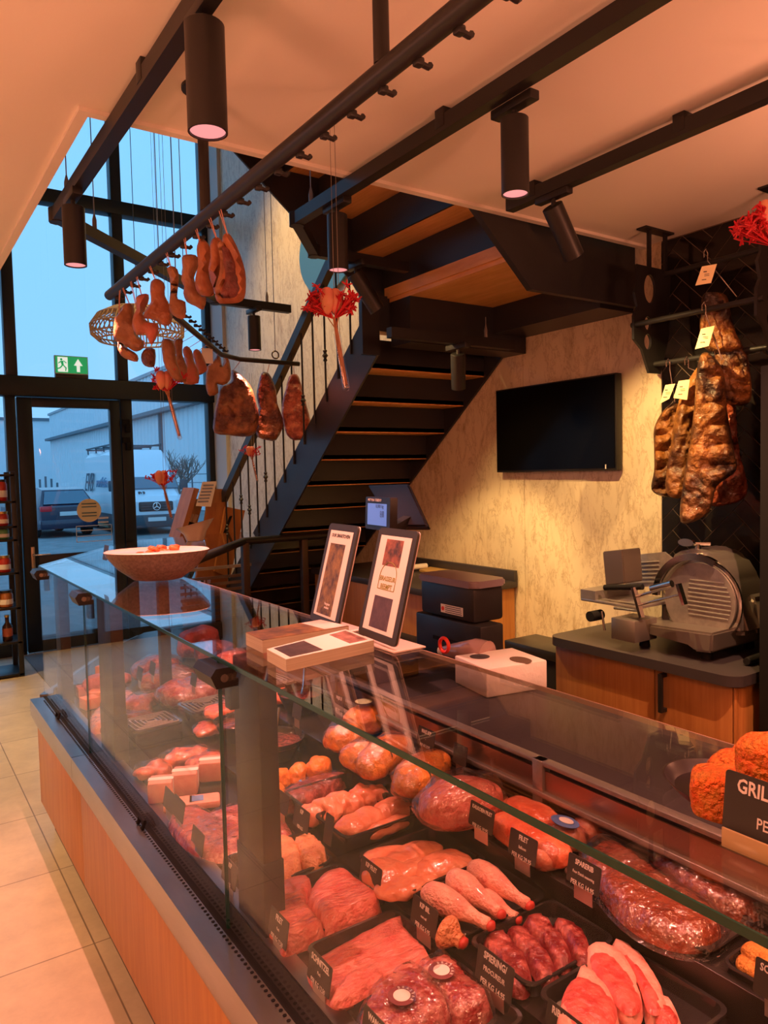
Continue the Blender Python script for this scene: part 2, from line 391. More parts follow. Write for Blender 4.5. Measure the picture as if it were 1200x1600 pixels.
def floor_mat():
    m = mat('floor_tile', (.62, .52, .38), .38); nt = m.node_tree; b = nt.nodes['Principled BSDF']; L = nt.links
    tc = nt.nodes.new('ShaderNodeTexCoord'); mp = nt.nodes.new('ShaderNodeMapping'); mp.inputs['Location'].default_value = (.045, -.252, 0)
    L.new(tc.outputs['Object'], mp.inputs[0])
    br = nt.nodes.new('ShaderNodeTexBrick'); br.offset = 0; br.inputs['Scale'].default_value = 1; br.inputs['Mortar Size'].default_value = .0028
    br.inputs['Brick Width'].default_value = .6; br.inputs['Row Height'].default_value = .614
    br.inputs['Color1'].default_value = (.60, .50, .36, 1); br.inputs['Color2'].default_value = (.64, .535, .39, 1); br.inputs['Mortar'].default_value = (.26, .2, .14, 1)
    L.new(mp.outputs[0], br.inputs['Vector'])
    n = nt.nodes.new('ShaderNodeTexNoise'); n.inputs['Scale'].default_value = 3.2; n.inputs['Detail'].default_value = 7; n.inputs['Roughness'].default_value = .7
    L.new(tc.outputs['Object'], n.inputs['Vector'])
    r = nt.nodes.new('ShaderNodeValToRGB'); r.color_ramp.elements[0].color = (.82, .8, .78, 1); r.color_ramp.elements[1].color = (1.08, 1.06, 1.02, 1)
    r.color_ramp.elements[0].position = .35; r.color_ramp.elements[1].position = .65
    L.new(n.outputs['Fac'], r.inputs[0])
    mx = nt.nodes.new('ShaderNodeMix'); mx.data_type = 'RGBA'; mx.blend_type = 'MULTIPLY'; mx.inputs[0].default_value = 1
    L.new(br.outputs['Color'], mx.inputs[6]); L.new(r.outputs[0], mx.inputs[7]); L.new(mx.outputs[2], b.inputs['Base Color'])
    return m
S = 'structure'
obj('floor', box(NB(), (-4, -4, -.15), (XW+.2, YF+.1, 0)), floor_mat(), kind=S)
bm = NB()
prism(bm, [(-4, -4), (XW, -4), (XW, YE), (XO, YE), (XO, YF-.05), (-4, YF-.05)], Matrix.Identity(4), ZC, ZC+.3)
obj('ceiling', bm, CEIL, kind=S)
bm = NB()     # the little plaster bead round the stair opening
box(bm, (XO-.03, YE-.03, ZC-.012), (XW, YE, ZC)); box(bm, (XO-.03, YE, ZC-.012), (XO, YF-.05, ZC))
obj('trim_1', bm, CEIL, kind=S)
obj('roof', box(NB(), (-4, -4, 5.6), (XW+.2, YF+.1, 5.8)), CEIL, kind=S)
PL2 = mat('side_plaster', (.6, .5, .38), .85)
obj('wall_left', box(NB(), (-4.15, -4, 0), (-4, YF+.1, 5.6)), PL2, kind=S)
obj('wall_front', box(NB(), (-4.15, -4.15, 0), (XW+.2, -4, 5.6)), PL2, kind=S)
def cream():
    bm = NB()
    seams = [2.15, 3.05, 4.28, 5.5, 6.05, 6.85, 7.34]
    for a, b in zip(seams[:-1], seams[1:]):
        box(bm, (XW, a+.0015, 0), (XW+.15, b-.0015, 5.6))
    box(bm, (XW+.012, 2.15, 0), (XW+.2, YF+.1, 5.6))
    return bm
obj('wall_right', cream(), WALLM, kind=S)
obj('trim_2', box(NB(), (XW-.03, 7.34, 0), (XW+.1, 7.66, 5.6)), mat('grey_board', (.62, .61, .58), .6), kind=S)
# black herringbone tiling, near part of the same wall
TILE = mat('black_tile', (.012, .009, .008), .12, bump=.05, scale=6)
GROUT = mat('grout', (.15, .11, .08), .8)
obj('wall_back', box(NB(), (XW+.003, -4, 0), (XW+.2, 2.15, 5.6)), GROUT, kind=S)
bm = NB(); w_ = .070; n_ = 3; g_ = .0020
c45 = math.cos(math.pi/4)
def clip(q, k, v, keep_less):
    out = []
    for i in range(len(q)):
        a, b = q[i], q[(i+1) % len(q)]
        ia, ib = (a[k] <= v) == keep_less, (b[k] <= v) == keep_less
        if ia: out.append(a)
        if ia != ib:
            t = (v-a[k])/(b[k]-a[k]); out.append((a[0]+(b[0]-a[0])*t, a[1]+(b[1]-a[1])*t))
    return out
for i in range(-70, 70):
    for j in range(-24, 24):
        bx, by = (i+n_*j)*w_, (i-n_*j)*w_
        for (x0, y0, x1, y1) in ((bx, by, bx+n_*w_, by+w_), (bx, by+w_, bx+w_, by+w_+n_*w_)):
            cs = [(x0+g_, y0+g_), (x1-g_, y0+g_), (x1-g_, y1-g_), (x0+g_, y1-g_)]
            q = [((x-y)*c45+1.35, (x+y)*c45+1.5) for x, y in cs]
            if min(a for a, b in q) > 2.148 or max(a for a, b in q) < .5 or min(b for a, b in q) > 2.685 or max(b for a, b in q) < .85: continue
            for k_, v_, l_ in ((0, 2.148, True), (0, .5, False), (1, 2.685, True), (1, .85, False)):
                q = clip(q, k_, v_, l_)
                if len(q) < 3: break
            if len(q) < 3: continue
            lo = [bm.verts.new((XW+.003, a, b)) for a, b in q]; hi = [bm.verts.new((XW, a, b)) for a, b in q]
            bm.faces.new(hi)
            for k in range(len(q)): bm.faces.new((lo[k], lo[(k+1) % len(q)], hi[(k+1) % len(q)], hi[k]))
obj('wall_tiling', bm, TILE, kind=S)
obj('baseboard_right', box(NB(), (XW-.012, .3, 0), (XW, 7.3, .09)), BLK, kind=S)

# facade of anthracite profiles
bm = NB()
for a, b, z0, z1 in ((1.02, 1.122, 2.6, 5.6), (2.03, 2.135, 2.6, 5.6), (2.96, XW, 0, 5.6), (-.6, -.5, 0, 5.6), (-2.3, -2.2, 0, 5.6), (1.0, 1.09, 0, 2.6), (2.045, 2.156, 0, 2.6)):
    box(bm, (a, 7.66, z0), (b, 7.78, z1), .006)
box(bm, (-4, 7.62, 2.44), (XW, 7.80, 2.625), .006); box(bm, (-4, 7.65, 4.27), (XW, 7.79, 4.40), .006)
box(bm, (2.15, 7.66, 0), (2.97, 7.78, .12)); box(bm, (-4, 7.66, 0), (1.0, 7.78, .12))
obj('window_frame', bm, ALU, kind=S)
def pane(name, x0, x1, z0, z1, y=7.72): obj(name, box(NB(), (x0, y, z0), (x1, y+.012, z1)), G_WIN, kind=S)
pane('window_1', 2.156, 2.96, .12, 2.44); pane('window_2', -.5, 1.0, .12, 2.44)
pane('window_3', 1.122, 2.03, 2.625, 4.27); pane('window_4', 2.135, 2.96, 2.625, 4.27); pane('window_5', -.5, 1.02, 2.625, 4.27)
pane('window_6', 1.122, 2.03, 4.40, 5.6); pane('window_7', 2.135, 2.96, 4.40, 5.6); pane('window_8', -.5, 1.02, 4.40, 5.6)
obj('window_9', box(NB(), (-4, 7.72, 0), (-.6, 7.74, 5.6)), G_WIN, kind=S)
d = thing('door_1', 'anthracite framed glass entrance door with a lever handle', 'door', (1.09, 7.70, 0)); d['kind'] = S
bm = NB()
for a, b, z0, z1 in ((.012, .14, .01, 2.43), (.85, .948, .01, 2.43)): box(bm, (a, -.03, z0), (b, .05, z1), .004)
for z0, z1 in ((2.345, 2.43), (.80, .935), (.01, .16)): box(bm, (.14, -.03, z0), (.85, .05, z1), .004)
obj('door_frame', bm, ALU, d)
bm = NB(); box(bm, (.14, .005, .935), (.85, .015, 2.345)); box(bm, (.14, .005, .16), (.85, .015, .80)); obj('glass', bm, G_WIN, d)
h = obj('handle', box(NB(), (.07, -.042, .80), (.105, -.03, 1.02), .005), mat('handle_brass', (.55, .42, .30), .35, .9), d); h['label'] = 'brass coloured handle plate'
bm = NB(); tube(bm, [(.088, -.04, .945), (.088, -.09, .945), (.105, -.10, .945), (.23, -.10, .945)], .010)
obj('lever', bm, CHROME, h)
for z in (2.18, 2.0, .95):
    bm = NB(); box(bm, (.955, -.075, z), (1.03, -.03, z+.06), .006); box(bm, (.985, -.10, z-.07), (1.03, -.035, z+.01), .006); obj('hinge', bm, MATTE, d)
bm = NB(); lathe(bm, [(.001, 0), (.115, 0), (.115, .002), (.001, .002)], 32)
for v in bm.verts: v.co = Vector((.62+v.co.x, .003-v.co.z, 1.34+v.co.y))
s_ = obj('sticker', bm, mat('sticker_cream', (.75, .66, .42), .6), d); s_['label'] = 'round cream sticker on the glass'
bm = NB()
for z in (1.40, 1.37, 1.31, 1.28): box(bm, (.55, -.0015, z), (.69, .0, z+.012))
obj('print', bm, mat('sticker_ink', (.12, .2, .2), .6), s_)
bm = NB()
for z in (1.03, 1.085, 1.14, 1.185): box(bm, (.49, .001, z), (.83, .004, z+.006))
box(bm, (.49, .001, 1.03), (.496, .004, 1.19)); box(bm, (.824, .001, 1.03), (.83, .004, 1.19)); box(bm, (.70, .001, 1.21), (.80, .004, 1.225)); box(bm, (.70, .001, 1.25), (.80, .004, 1.265))
s_ = obj('window_print', bm, mat('decal_white', (.7, .74, .76), .6), d); s_['label'] = 'thin white lines of print on the glass'

# ---------------------------------------------------------------- outside
obj('ground', box(NB(), (-60, YF+.1, -.30), (80, 140, -.10)), mat('asphalt', (.20, .20, .20), .9, c2=(.27, .27, .27), scale=3, bump=.1), kind=S)
def corr_mat(c):
    m = mat('corrugated_sheet', c, .5); nt = m.node_tree; b = nt.nodes['Principled BSDF']
    tc = nt.nodes.new('ShaderNodeTexCoord'); wv = nt.nodes.new('ShaderNodeTexWave'); wv.bands_direction = 'DIAGONAL'; wv.inputs['Scale'].default_value = .55
    wv.wave_profile = 'SAW'
    mp = nt.nodes.new('ShaderNodeMapping'); mp.inputs['Scale'].default_value = (1, 1, 0)
    nt.links.new(tc.outputs['Object'], mp.inputs[0]); nt.links.new(mp.outputs[0], wv.inputs['Vector'])
    bp = nt.nodes.new('ShaderNodeBump'); bp.inputs['Strength'].default_value = .7; bp.inputs['Distance'].default_value = .2
    nt.links.new(wv.outputs['Fac'], bp.inputs['Height']); nt.links.new(bp.outputs[0], b.inputs['Normal'])
    return m
CORR = corr_mat((.82, .86, .88)); CORRD = mat('sheet_trim', (.16, .19, .22), .6)
wh = thing('warehouse', 'large pale corrugated metal warehouse with a dark gutter line, beyond the van', 'building', (14, 30, -.1))
yq = aX(14, 77, 653).y
bm = NB(); box(bm, (0, -18, 0), (26, yq-30, 8.05)); y_ = -17.5
while y_ < yq-30.5:
    prism(bm, [(0, y_), (-.07, y_+.06), (-.07, y_+.28), (0, y_+.34)], Matrix.Identity(4), 0, 7.95); y_ += .72
obj('wall', bm, CORR, wh, 20)
bm = NB(); box(bm, (-.5, -18, 5.50), (0, yq-30, 5.72)); obj('gutter', bm, CORRD, wh)
bm = NB(); box(bm, (-.25, aX(13.7, 246, 670).y-30.12, 0), (-.02, aX(13.7, 246, 670).y-29.98, 5.6)); obj('downpipe', bm, CORRD, wh)
bm = NB(); box(bm, (-.15, -18, 7.95), (26, yq-30, 8.15)); obj('roof_edge', bm, mat('roof_trim', (.4, .42, .44), .6), wh)
fb = thing('storage_hall', 'low pale hall with a flat roof closing the far end of the yard', 'building', (0, 92, -.1))
obj('wall', box(NB(), (-50, 0, 0), (20, 12, 8.6)), CORR, fb); obj('roof_edge', box(NB(), (-50, -.2, 8.5), (20, 12, 8.8)), CORRD, fb)
fe = thing('mesh_fence', 'thin dark mesh fence along the warehouse wall', 'fence', (12.6, 28, -.1))
bm = NB()
for k in range(16): box(bm, (-.03, -8+k*2.5, 0), (.03, -7.94+k*2.5, 1.9))
obj('fence_panel', bm, CORRD, fe)
bm = NB()
for z in (.1, .55, 1.0, 1.45, 1.85): box(bm, (-.012, -8, z), (.012, 30, z+.035))
obj('rail', bm, CORRD, fe)
pk = thing('picket_gate', 'dark upright bars of a gate behind the dark blue car', 'gate', (5.9, 45, -.1))
bm = NB()
for k in range(9): box(bm, (k*.30, 0, 0), (k*.30+.10, .1, 1.75+.2*math.sin(k*1.3)))
obj('bar_panel', bm, CORRD, pk)
def limb(bm, p, d, L, r, depth):
    q = p+d*L; tube(bm, [p, q], [r, r*.7], 5, False)
    if depth:
        for k in range(3):
            e = (d+Vector((rnd.uniform(-.6, .6), rnd.uniform(-.6, .6), rnd.uniform(-.1, .5)))).normalized()
            limb(bm, p+d*L*rnd.uniform(.6, 1), e, L*.72, r*.62, depth-1)
c = aY(33, 262, 735)
bm = NB()
for k in range(5):
    limb(bm, Vector((rnd.uniform(-.4, .4), rnd.uniform(-.3, .3), 0)), Vector((rnd.uniform(-.5, .5), rnd.uniform(-.4, .4), 1)).normalized(), 1.15, .05, 4)
o = obj('bare_tree', bm, mat('twig', (.22, .19, .17), .9)); o.location = (c.x+.3, 33, -.1); o.scale = (1.5, 1.3, 1.0)
tag(o, 'leafless twiggy tree above the white van, in front of the warehouse', 'tree')

TYRE = mat('tyre', (.012, .012, .012), .8); AUTOG = mat('car_glass', (.10, .17, .22), .08, spec=.8); VANW = mat('van_white', (.80, .83, .86), .3, coat=.4)
VANP = mat('van_plastic', (.06, .075, .09), .55); LIGHTM = mat('headlight', (.62, .7, .76), .15); REDL = mat('tail_light', (.45, .02, .03), .2, emit=.15)
CARB = mat('car_blue', (.010, .016, .045), .25, coat=.6)
vx = thing('van', 'white delivery van with dark lettering and a roof rack parked in the yard', 'van', (7.0, 22.7, -.1), R(-3))
def loft(bm, secs):
    rings = [[bm.verts.new(Vector(p)) for p in s] for s in secs]; n = len(rings[0])
    for i in range(len(rings)-1):
        for k in range(n): bm.faces.new((rings[i][k], rings[i][(k+1) % n], rings[i+1][(k+1) % n], rings[i+1][k]))
    bm.faces.new(rings[0][::-1]); bm.faces.new(rings[-1]); return bm
def vsec(y, w, zt, zb, ws): return [(-w, y, zb), (-w, y, zb+.9), (-w*ws, y, zt-.18), (-w*ws+.16, y, zt), (w*ws-.16, y, zt), (w*ws, y, zt-.18), (w, y, zb+.9), (w, y, zb)]
bm = loft(NB(), [vsec(.0, .80, 1.02, .35, .96), vsec(.12, .93, 1.18, .30, .95), vsec(.75, .97, 1.38, .30, .96), vsec(1.45, .99, 2.35, .30, .86), vsec(1.9, 1.0, 2.66, .30, .86), vsec(3, 1.0, 2.72, .30, .87), vsec(6.6, 1.0, 2.70, .30, .87), vsec(6.9, .97, 2.62, .34, .86)])
obj('body', bm, VANW, vx, 25)
bm = NB(); pts = [(-.90, .78, 1.40), (.90, .78, 1.40), (.80, 1.55, 2.22), (-.80, 1.55, 2.22)]
v = [bm.verts.new(Vector(p)+Vector((0, -.07, .03))) for p in pts]; f = bm.faces.new(v); bmesh.ops.extrude_face_region(bm, geom=[f])
for q in v: q.co += Vector((0, .05, -.05))
obj('windscreen', bm, AUTOG, vx)
g = obj('grille', box(NB(), (-.52, -.05, .72), (.52, .1, 1.02), .05), mat('grille_dark', (.02, .025, .03), .4), vx)
bm = NB()
for z in (.78, .86, .94): box(bm, (-.47, -.06, z), (.47, -.04, z+.025))
obj('slat', bm, VANP, g)
bm = NB(); tube(bm, [(.11*math.cos(a*math.pi/12), -.07, .87+.11*math.sin(a*math.pi/12)) for a in range(25)], .014, 6)
for a in (90, 210, 330): bar(bm, (0, -.07, .87), (.11*math.cos(R(a)), -.07, .87+.11*math.sin(R(a))), .02, .02, (0, 1, 0))
obj('round_badge', bm, CHROME, g)
obj('bumper', box(NB(), (-.97, -.06, .22), (.97, .25, .62), .06), VANP, vx)
for s in (-1, 1): obj('headlight', box(NB(), (s*.60, -.02, .80), (s*.90, .16, 1.06), .03), LIGHTM, vx)
obj('licence_plate', box(NB(), (-.27, -.09, .42), (.27, -.055, .54)), mat('plate_white', (.75, .75, .72), .5), vx)
for s in (-1, 1): bm = NB(); box(bm, (s*.98, .72, 1.35), (s*1.22, .84, 1.68), .03); obj('mirror', bm, VANP, vx)
for s in (-1, 1):
    for y in (1.0, 5.3):
        bm = NB(); tube(bm, [(s*.76, y, .34), (s*1.0, y, .34)], .34, 20); obj('wheel', bm, TYRE, vx)
bm = NB(); box(bm, (-1.012, .9, .30), (-.99, 6.7, .62)); box(bm, (.99, .9, .30), (1.012, 6.7, .62)); obj('side_guard', bm, VANP, vx)
bm = NB(); box(bm, (-.99, 2.3, .14), (-.95, 6.4, .30)); obj('side_step', bm, mat('step_tan', (.42, .36, .2), .7), vx)
bm = NB()
for s in (-1, 1): bar(bm, (s*.78, 2.2, 2.86), (s*.78, 6.9, 2.86), .05, .05)
for y in (2.3, 3.6, 5, 6.6): bar(bm, (-.82, y, 2.82), (.82, y, 2.82), .05, .05); bar(bm, (-.78, y, 2.66), (-.78, y, 2.86), .04, .04); bar(bm, (.78, y, 2.66), (.78, y, 2.86), .04, .04)
obj('roof_rack', bm, VANP, vx)
mt = frame((-1.0, 4.9, 1.62), (0, -1, 0), (.11, 0, 1)); mt = Matrix.Translation((.02, 0, .0)) @ mt
text('lettering', 'EVB', .95, mat('van_navy', (.05, .06, .09), .5), vx, frame((-1.008, 5.30, 1.60), (0, -1, 0), (.14, 0, 1)), depth=.008)
text('lettering', 'ventilatie', .50, mat('van_blue', (.16, .28, .42), .5), vx, frame((-1.008, 3.0, 1.62), (0, -1, 0), (.14, 0, 1)), depth=.012)
text('lettering', 'EVB', .13, VANP, vx, frame((-.35, .30, 1.29), (1, 0, 0), (0, .4, .25)), depth=.02)
cx = thing('car', 'dark blue hatchback seen from behind beside the white van', 'car', (4.75, 24.0, -.1), R(8))
def csec(y, w, zt, zb, wt): return [(-w, y, zb), (-w, y, .88), (-wt, y, zt), (wt, y, zt), (w, y, .88), (w, y, zb)]
bm = loft(NB(), [csec(0, .80, .92, .34, .76), csec(.12, .86, 1.02, .26, .80), csec(.45, .88, 1.44, .24, .62), csec(.9, .89, 1.52, .22, .62), csec(2.2, .89, 1.50, .22, .62), csec(3.1, .88, 1.0, .24, .74), csec(4.1, .82, .80, .30, .7)])
obj('body', bm, CARB, cx, 25)
bm = NB(); v = [bm.verts.new(p) for p in ((-.72, .09, 1.02), (.72, .09, 1.02), (.58, .38, 1.40), (-.58, .38, 1.40))]; bm.faces.new(v)
for q in v: q.co += Vector((0, -.03, .0))
obj('rear_window', bm, AUTOG, cx)
for s in (-1, 1): obj('tail_light', box(NB(), (s*.50, -.03, .80), (s*.83, .14, .96), .03), REDL, cx)
obj('licence_plate', box(NB(), (-.28, -.03, .66), (.28, .01, .78)), mat('plate_white2', (.75, .75, .72), .5), cx)
obj('bumper', box(NB(), (-.86, -.06, .26), (.86, .14, .56), .05), CARB, cx)
for s in (-1, 1):
    for y in (.75, 3.3): bm = NB(); tube(bm, [(s*.68, y, .32), (s*.88, y, .32)], .32, 18); obj('wheel', bm, TYRE, cx)

# ---------------------------------------------------------------- staircase
st = thing('staircase', 'black steel staircase with oak treads turning at a landing under the ceiling', 'stairs', (2.6, 3.9, 0))
def SO(bm, name, m, ang=30, parent=st):
    for v in bm.verts: v.co -= Vector((2.6, 3.9, 0))
    return obj(name, bm, m, parent, ang)
YZ = lambda x: frame((x, 0, 0), (0, 1, 0), (0, 0, 1))       # u = Y, v = Z, n = +X
XZ = lambda y: frame((0, y, 0), (1, 0, 0), (0, 0, 1))       # u = X, v = Z, n = -Y
gx, ry = .193, .1585
def ztread(y): return 2.235 - (y-3.352)*ry/gx
# stringers of the lower flight
SO(prism(NB(), [(3.18, 2.56), (3.18, 2.25), (5.0, .73), (5.88, 0), (6.4, 0), (6.15, .12)], YZ(2.14), 0, .012), 'stringer', STAIRB)
SO(prism(NB(), [(3.10, 2.56), (3.10, 2.38), (6.05, .07), (6.3, 0), (6.4, .0)], YZ(3.028), 0, .015), 'stringer', STAIRB)
for k in range(15):
    y = 3.352+gx*k; z = 2.243-ry*k
    if z < .12: break
    SO(box(NB(), (2.155, y, z-.036), (3.03, y+.225, z), .004), 'tread', TREADW)
    SO(box(NB(), (2.155, y, z-.03), (3.03, y+.012, z+ry-.036)), 'riser', STAIRB)
SO(box(NB(), (2.155, 3.20, 2.395), (3.03, 3.36, 2.43)), 'tread', TREADW)
# landing: oak board, beams round it, near cheek plate
SO(box(NB(), (2.238, 2.30, 2.53), (3.04, 3.22, 2.57)), 'landing_board', TREADW)
SO(box(NB(), (2.225, 2.30, 2.55), (2.24, 3.22, 2.605)), 'landing_edge', TREADW)
bm = NB(); box(bm, (2.80, 2.30, 2.39), (3.045, 3.18, 2.535)); box(bm, (2.24, 3.02, 2.30), (3.045, 3.19, 2.535)); SO(bm, 'landing_beam', STAIRB)
SO(prism(NB(), [(1.96, 2.72), (2.31, 2.405), (3.045, 2.405), (3.045, 2.575), (2.40, 2.575), (2.26, 2.70)], XZ(2.252), -.03, 0), 'landing_cheek', STAIRB)
SO(box(NB(), (2.2, 2.29, 2.56), (3.045, 2.31, 2.75)), 'upper_fascia', STAIRB)
# upper flight climbing back towards the middle of the shop
SO(prism(NB(), [(2.27, 2.56), (2.12, 2.56), (.2, 4.13), (.2, 4.47), (2.27, 2.86)], XZ(3.25), 0, .012), 'stringer', STAIRB)
for k in range(9):
    x = 2.235-.185*k; z = 2.79+.165*k
    SO(box(NB(), (x-.19, 2.31, z-.02), (x+.05, 3.24, z+.022), .003), 'tread', TREADW)
    SO(box(NB(), (x-.006, 2.31, z-.19), (x+.006, 3.24, z-.01)), 'riser', STAIRB)
SO(box(NB(), (2.05, 3.17, 2.25), (2.155, 3.20, 2.56)), 'newel', STAIRB)
SO(box(NB(), (2.155, 3.195, 2.38), (3.03, 3.207, 2.56)), 'riser', STAIRB)
# handrail and balusters of the lower flight
def zrail(y): return 2.87-(y-3.55)*.80
bm = NB(); bar(bm, (2.14, 3.30, zrail(3.30)), (2.14, 6.2, zrail(6.2)), .045, .06); SO(bm, 'handrail', STAIRB)
for k in range(21):
    y = 3.42+gx*.72*k; zl = 2.49-(y-3.24)*.83; zu = zrail(y)-.02
    bm = NB(); tube(bm, [(2.135, y, zl-.05), (2.135, y, zu)], .0065, 6)
    zc = zl+(zu-zl)*(.62 if k % 2 else .34)
    if k % 3: lathe(bm, [(.006, -.035), (.013, -.028), (.008, -.014), (.018, 0), (.008, .014), (.013, .028), (.006, .035)], 8, (2.135, y, zc))
    SO(bm, 'baluster', STAIRB)

# blue round sign high on the wall behind the stairs
c0 = aX(3.03, 512, 385)
sg = thing('wall_sign', 'large round blue sign with dark lettering on the wall behind the stairs', 'sign', (3.03, c0.y, c0.z))
bm = NB(); lathe(bm, [(.25, 0), (.36, 0), (.36, .015), (.25, .015)], 40)
for v in bm.verts: v.co = Vector((-v.co.z, v.co.y*1.25, v.co.x*1.0))
obj('ring', bm, mat('sign_blue', (.06, .20, .42), .4), sg)
bm = NB(); lathe(bm, [(.001, .001), (.25, .001), (.25, .008), (.001, .008)], 40)
for v in bm.verts: v.co = Vector((-v.co.z, v.co.y*1.25, v.co.x))
obj('disc', bm, mat('sign_pale', (.6, .62, .6), .5), sg)
bm = NB()
for k in range(5): box(bm, (-.012, .20-.10*k, -.10), (-.006, .235-.10*k, .08)); box(bm, (-.012, .20-.10*k, .05-.05*(k % 2)), (-.006, .265-.10*k, .08-.05*(k % 2)))
obj('lettering', bm, BLK, sg)

# ---------------------------------------------------------------- television, far worktop
a, b_ = aX(3.0, 777, 612), aX(3.0, 966, 735)
tv = thing('television', 'black flat television screen hung on the pale stone wall', 'television', (3.0, (a.y+b_.y)/2, 1.635))
hw = (a.y-b_.y)/2
obj('case', box(NB(), (-.012, -hw, 0), (.03, hw, .475), .003), BLK, tv)
obj('screen', box(NB(), (-.015, -hw+.008, .012), (-.0115, hw-.008, .467)), TVM, tv)
obj('wall_bracket', box(NB(), (.03, -.12, .12), (.05, .12, .36)), BLK, tv)
obj('label_sticker', box(NB(), (-.0165, -hw+.06, .008), (-.0145, -hw+.066, .03)), PAPER, tv)

bc = thing('back_counter', 'oak back counter with a dark worktop and upstand against the stone wall under the stairs', 'counter', (2.75, 3.7, 0))
obj('carcass', box(NB(), (-.28, -.575, .08), (.285, .8, .965), .002), OAK, bc)
obj('plinth', box(NB(), (-.24, -.55, 0), (.28, .8, .08)), BLK, bc)
obj('worktop', box(NB(), (-.31, -.595, .965), (.29, .8, 1.003), .003), WORKT, bc)
obj('upstand', box(NB(), (.262, -.595, 1.003), (.29, .8, 1.064), .002), WORKT, bc)
c = aZ(1.012, 735, 897)
bm = NB(); pts = [aZ(1.004, *p) for p in ((655, 893), (700, 880), (779, 899), (716, 908))]
poly3(bm, [p+Vector((0, 0, .012)) for p in pts], .012)
o = obj('kraft_paper', bm, mat('kraft', (.60, .38, .13), .7)); tag(o, 'stack of brown kraft wrapping paper on the dark back worktop', 'paper')
c1, c2 = aZ(1.03, 640, 893), aZ(1.03, 666, 884)
bm = NB(); tube(bm, [c1+Vector((0, .15, 0)), c2], .018, 14); o = obj('paper_roll', bm, PAPER); tag(o, 'small pale paper roll lying behind the kraft paper', 'paper roll')
c = aZ(.78, 843, 1003)
cr = thing('black_crate', 'tall stack of black plastic crates on the floor left of the slicer cabinet', 'crate', (2.66, 2.50, 0))
obj('body', box(NB(), (-.10, -.16, 0), (.10, .19, .76), .006), PLAST, cr)
bm = NB(); box(bm, (-.112, -.172, .755), (.112, .202, .80), .006); obj('rim', bm, PLAST, cr)
bm = NB()
for i in range(9):
    for j in range(4): box(bm, (-.085+.032*j+.008*(i % 2), -.161, .45+.027*i), (-.067+.032*j+.008*(i % 2), -.1605, .465+.027*i))
o = obj('side_print', bm, mat('crate_print', (.6, .55, .5), .7), cr); o['label'] = 'pale printed marks on the crate side'

# ---------------------------------------------------------------- slicer cabinet and slicer
sc = thing('slicer_cabinet', 'oak cabinet with two doors and a dark rounded worktop under the slicer', 'cabinet', (2.7, 1.83, 0))
obj('carcass', box(NB(), (-.25, -.41, .08), (.34, .42, .875), .002), OAK, sc)
obj('plinth', box(NB(), (-.22, -.40, 0), (.33, .41, .08)), BLK, sc)
yj = aX(2.45, 1028, 1080).y-1.83
yk = aX(2.45, 1150, 1120).y-1.83
obj('door', box(NB(), (-.27, yj+.002, .09), (-.25, .42, .872), .0015), OAK, sc)
dr = obj('door', box(NB(), (-.27, yk+.002, .09), (-.25, yj-.002, .872), .0015), OAK, sc)
obj('end_panel', box(NB(), (-.27, -.41, .09), (-.25, yk-.002, .872), .0015), OAK, sc)
z1, z2 = aX(2.42, 1038, 1052).z, aX(2.42, 1038, 1112).z; yh = aX(2.42, 1037, 1080).y-1.83
bm = NB(); box(bm, (-.305, yh-.008, z2), (-.293, yh+.008, z1)); box(bm, (-.295, yh-.008, z1-.014), (-.27, yh+.008, z1)); box(bm, (-.295, yh-.008, z2), (-.27, yh+.008, z2+.014)); obj('handle', bm, BLK, dr)
def rrect(x0, x1, y0, y1, r, k=6):
    o = []
    for cx, cy, a0 in ((x1-r, y1-r, 0), (x0+r, y1-r, 90), (x0+r, y0+r, 180), (x1-r, y0+r, 270)):
        for i in range(k+1): a_ = R(a0+90*i/k); o.append((cx+r*math.cos(a_), cy+r*math.sin(a_)))
    return o
bm = prism(NB(), rrect(-.305, .345, -.435, .44, .06), Matrix.Identity(4), .88, .918); obj('worktop', bm, WORKT, sc)

XS = 2.56
def S2(x, y, X_=XS): p = aX(X_, x, y); return (p.y, p.z)
sl = thing('meat_slicer', 'large steel meat slicer with a round blade on the dark worktop', 'meat slicer', (XS, 1.62, .92))
def LO(bm): 
    for v in bm.verts: v.co -= Vector((XS, 1.62, .92))
    return bm
def yz_prism(pts, x0, x1, X_=None):
    q = [S2(*p, X_=X_ or x0) for p in pts]
    return prism(NB(), q, frame((0, 0, 0), (0, 1, 0), (0, 0, 1)), x0, x1)
bm = yz_prism([(988, 972), (1113, 990), (1111, 1021), (1083, 1018), (1076, 1004), (990, 987)], 2.50, 2.92, 2.50)
bmesh.ops.bevel(bm, geom=bm.edges[:], offset=.008, segments=2, affect='EDGES'); obj('base', LO(bm), GREYST, sl)
for x, y in ((1102, 1), (1005, 1)):
    p = aX(2.55, x, 1010)
    for xf in (2.56, 2.85): bm = NB(); lathe(bm, [(.022, 0), (.018, .03)], 12, (xf, p.y, .9185)); obj('rubber_foot', LO(bm), MATTE, sl)
cc = aX(2.60, 1089, 940); rad = abs(aX(2.60, 1028, 940).y - aX(2.60, 1150, 940).y)/2
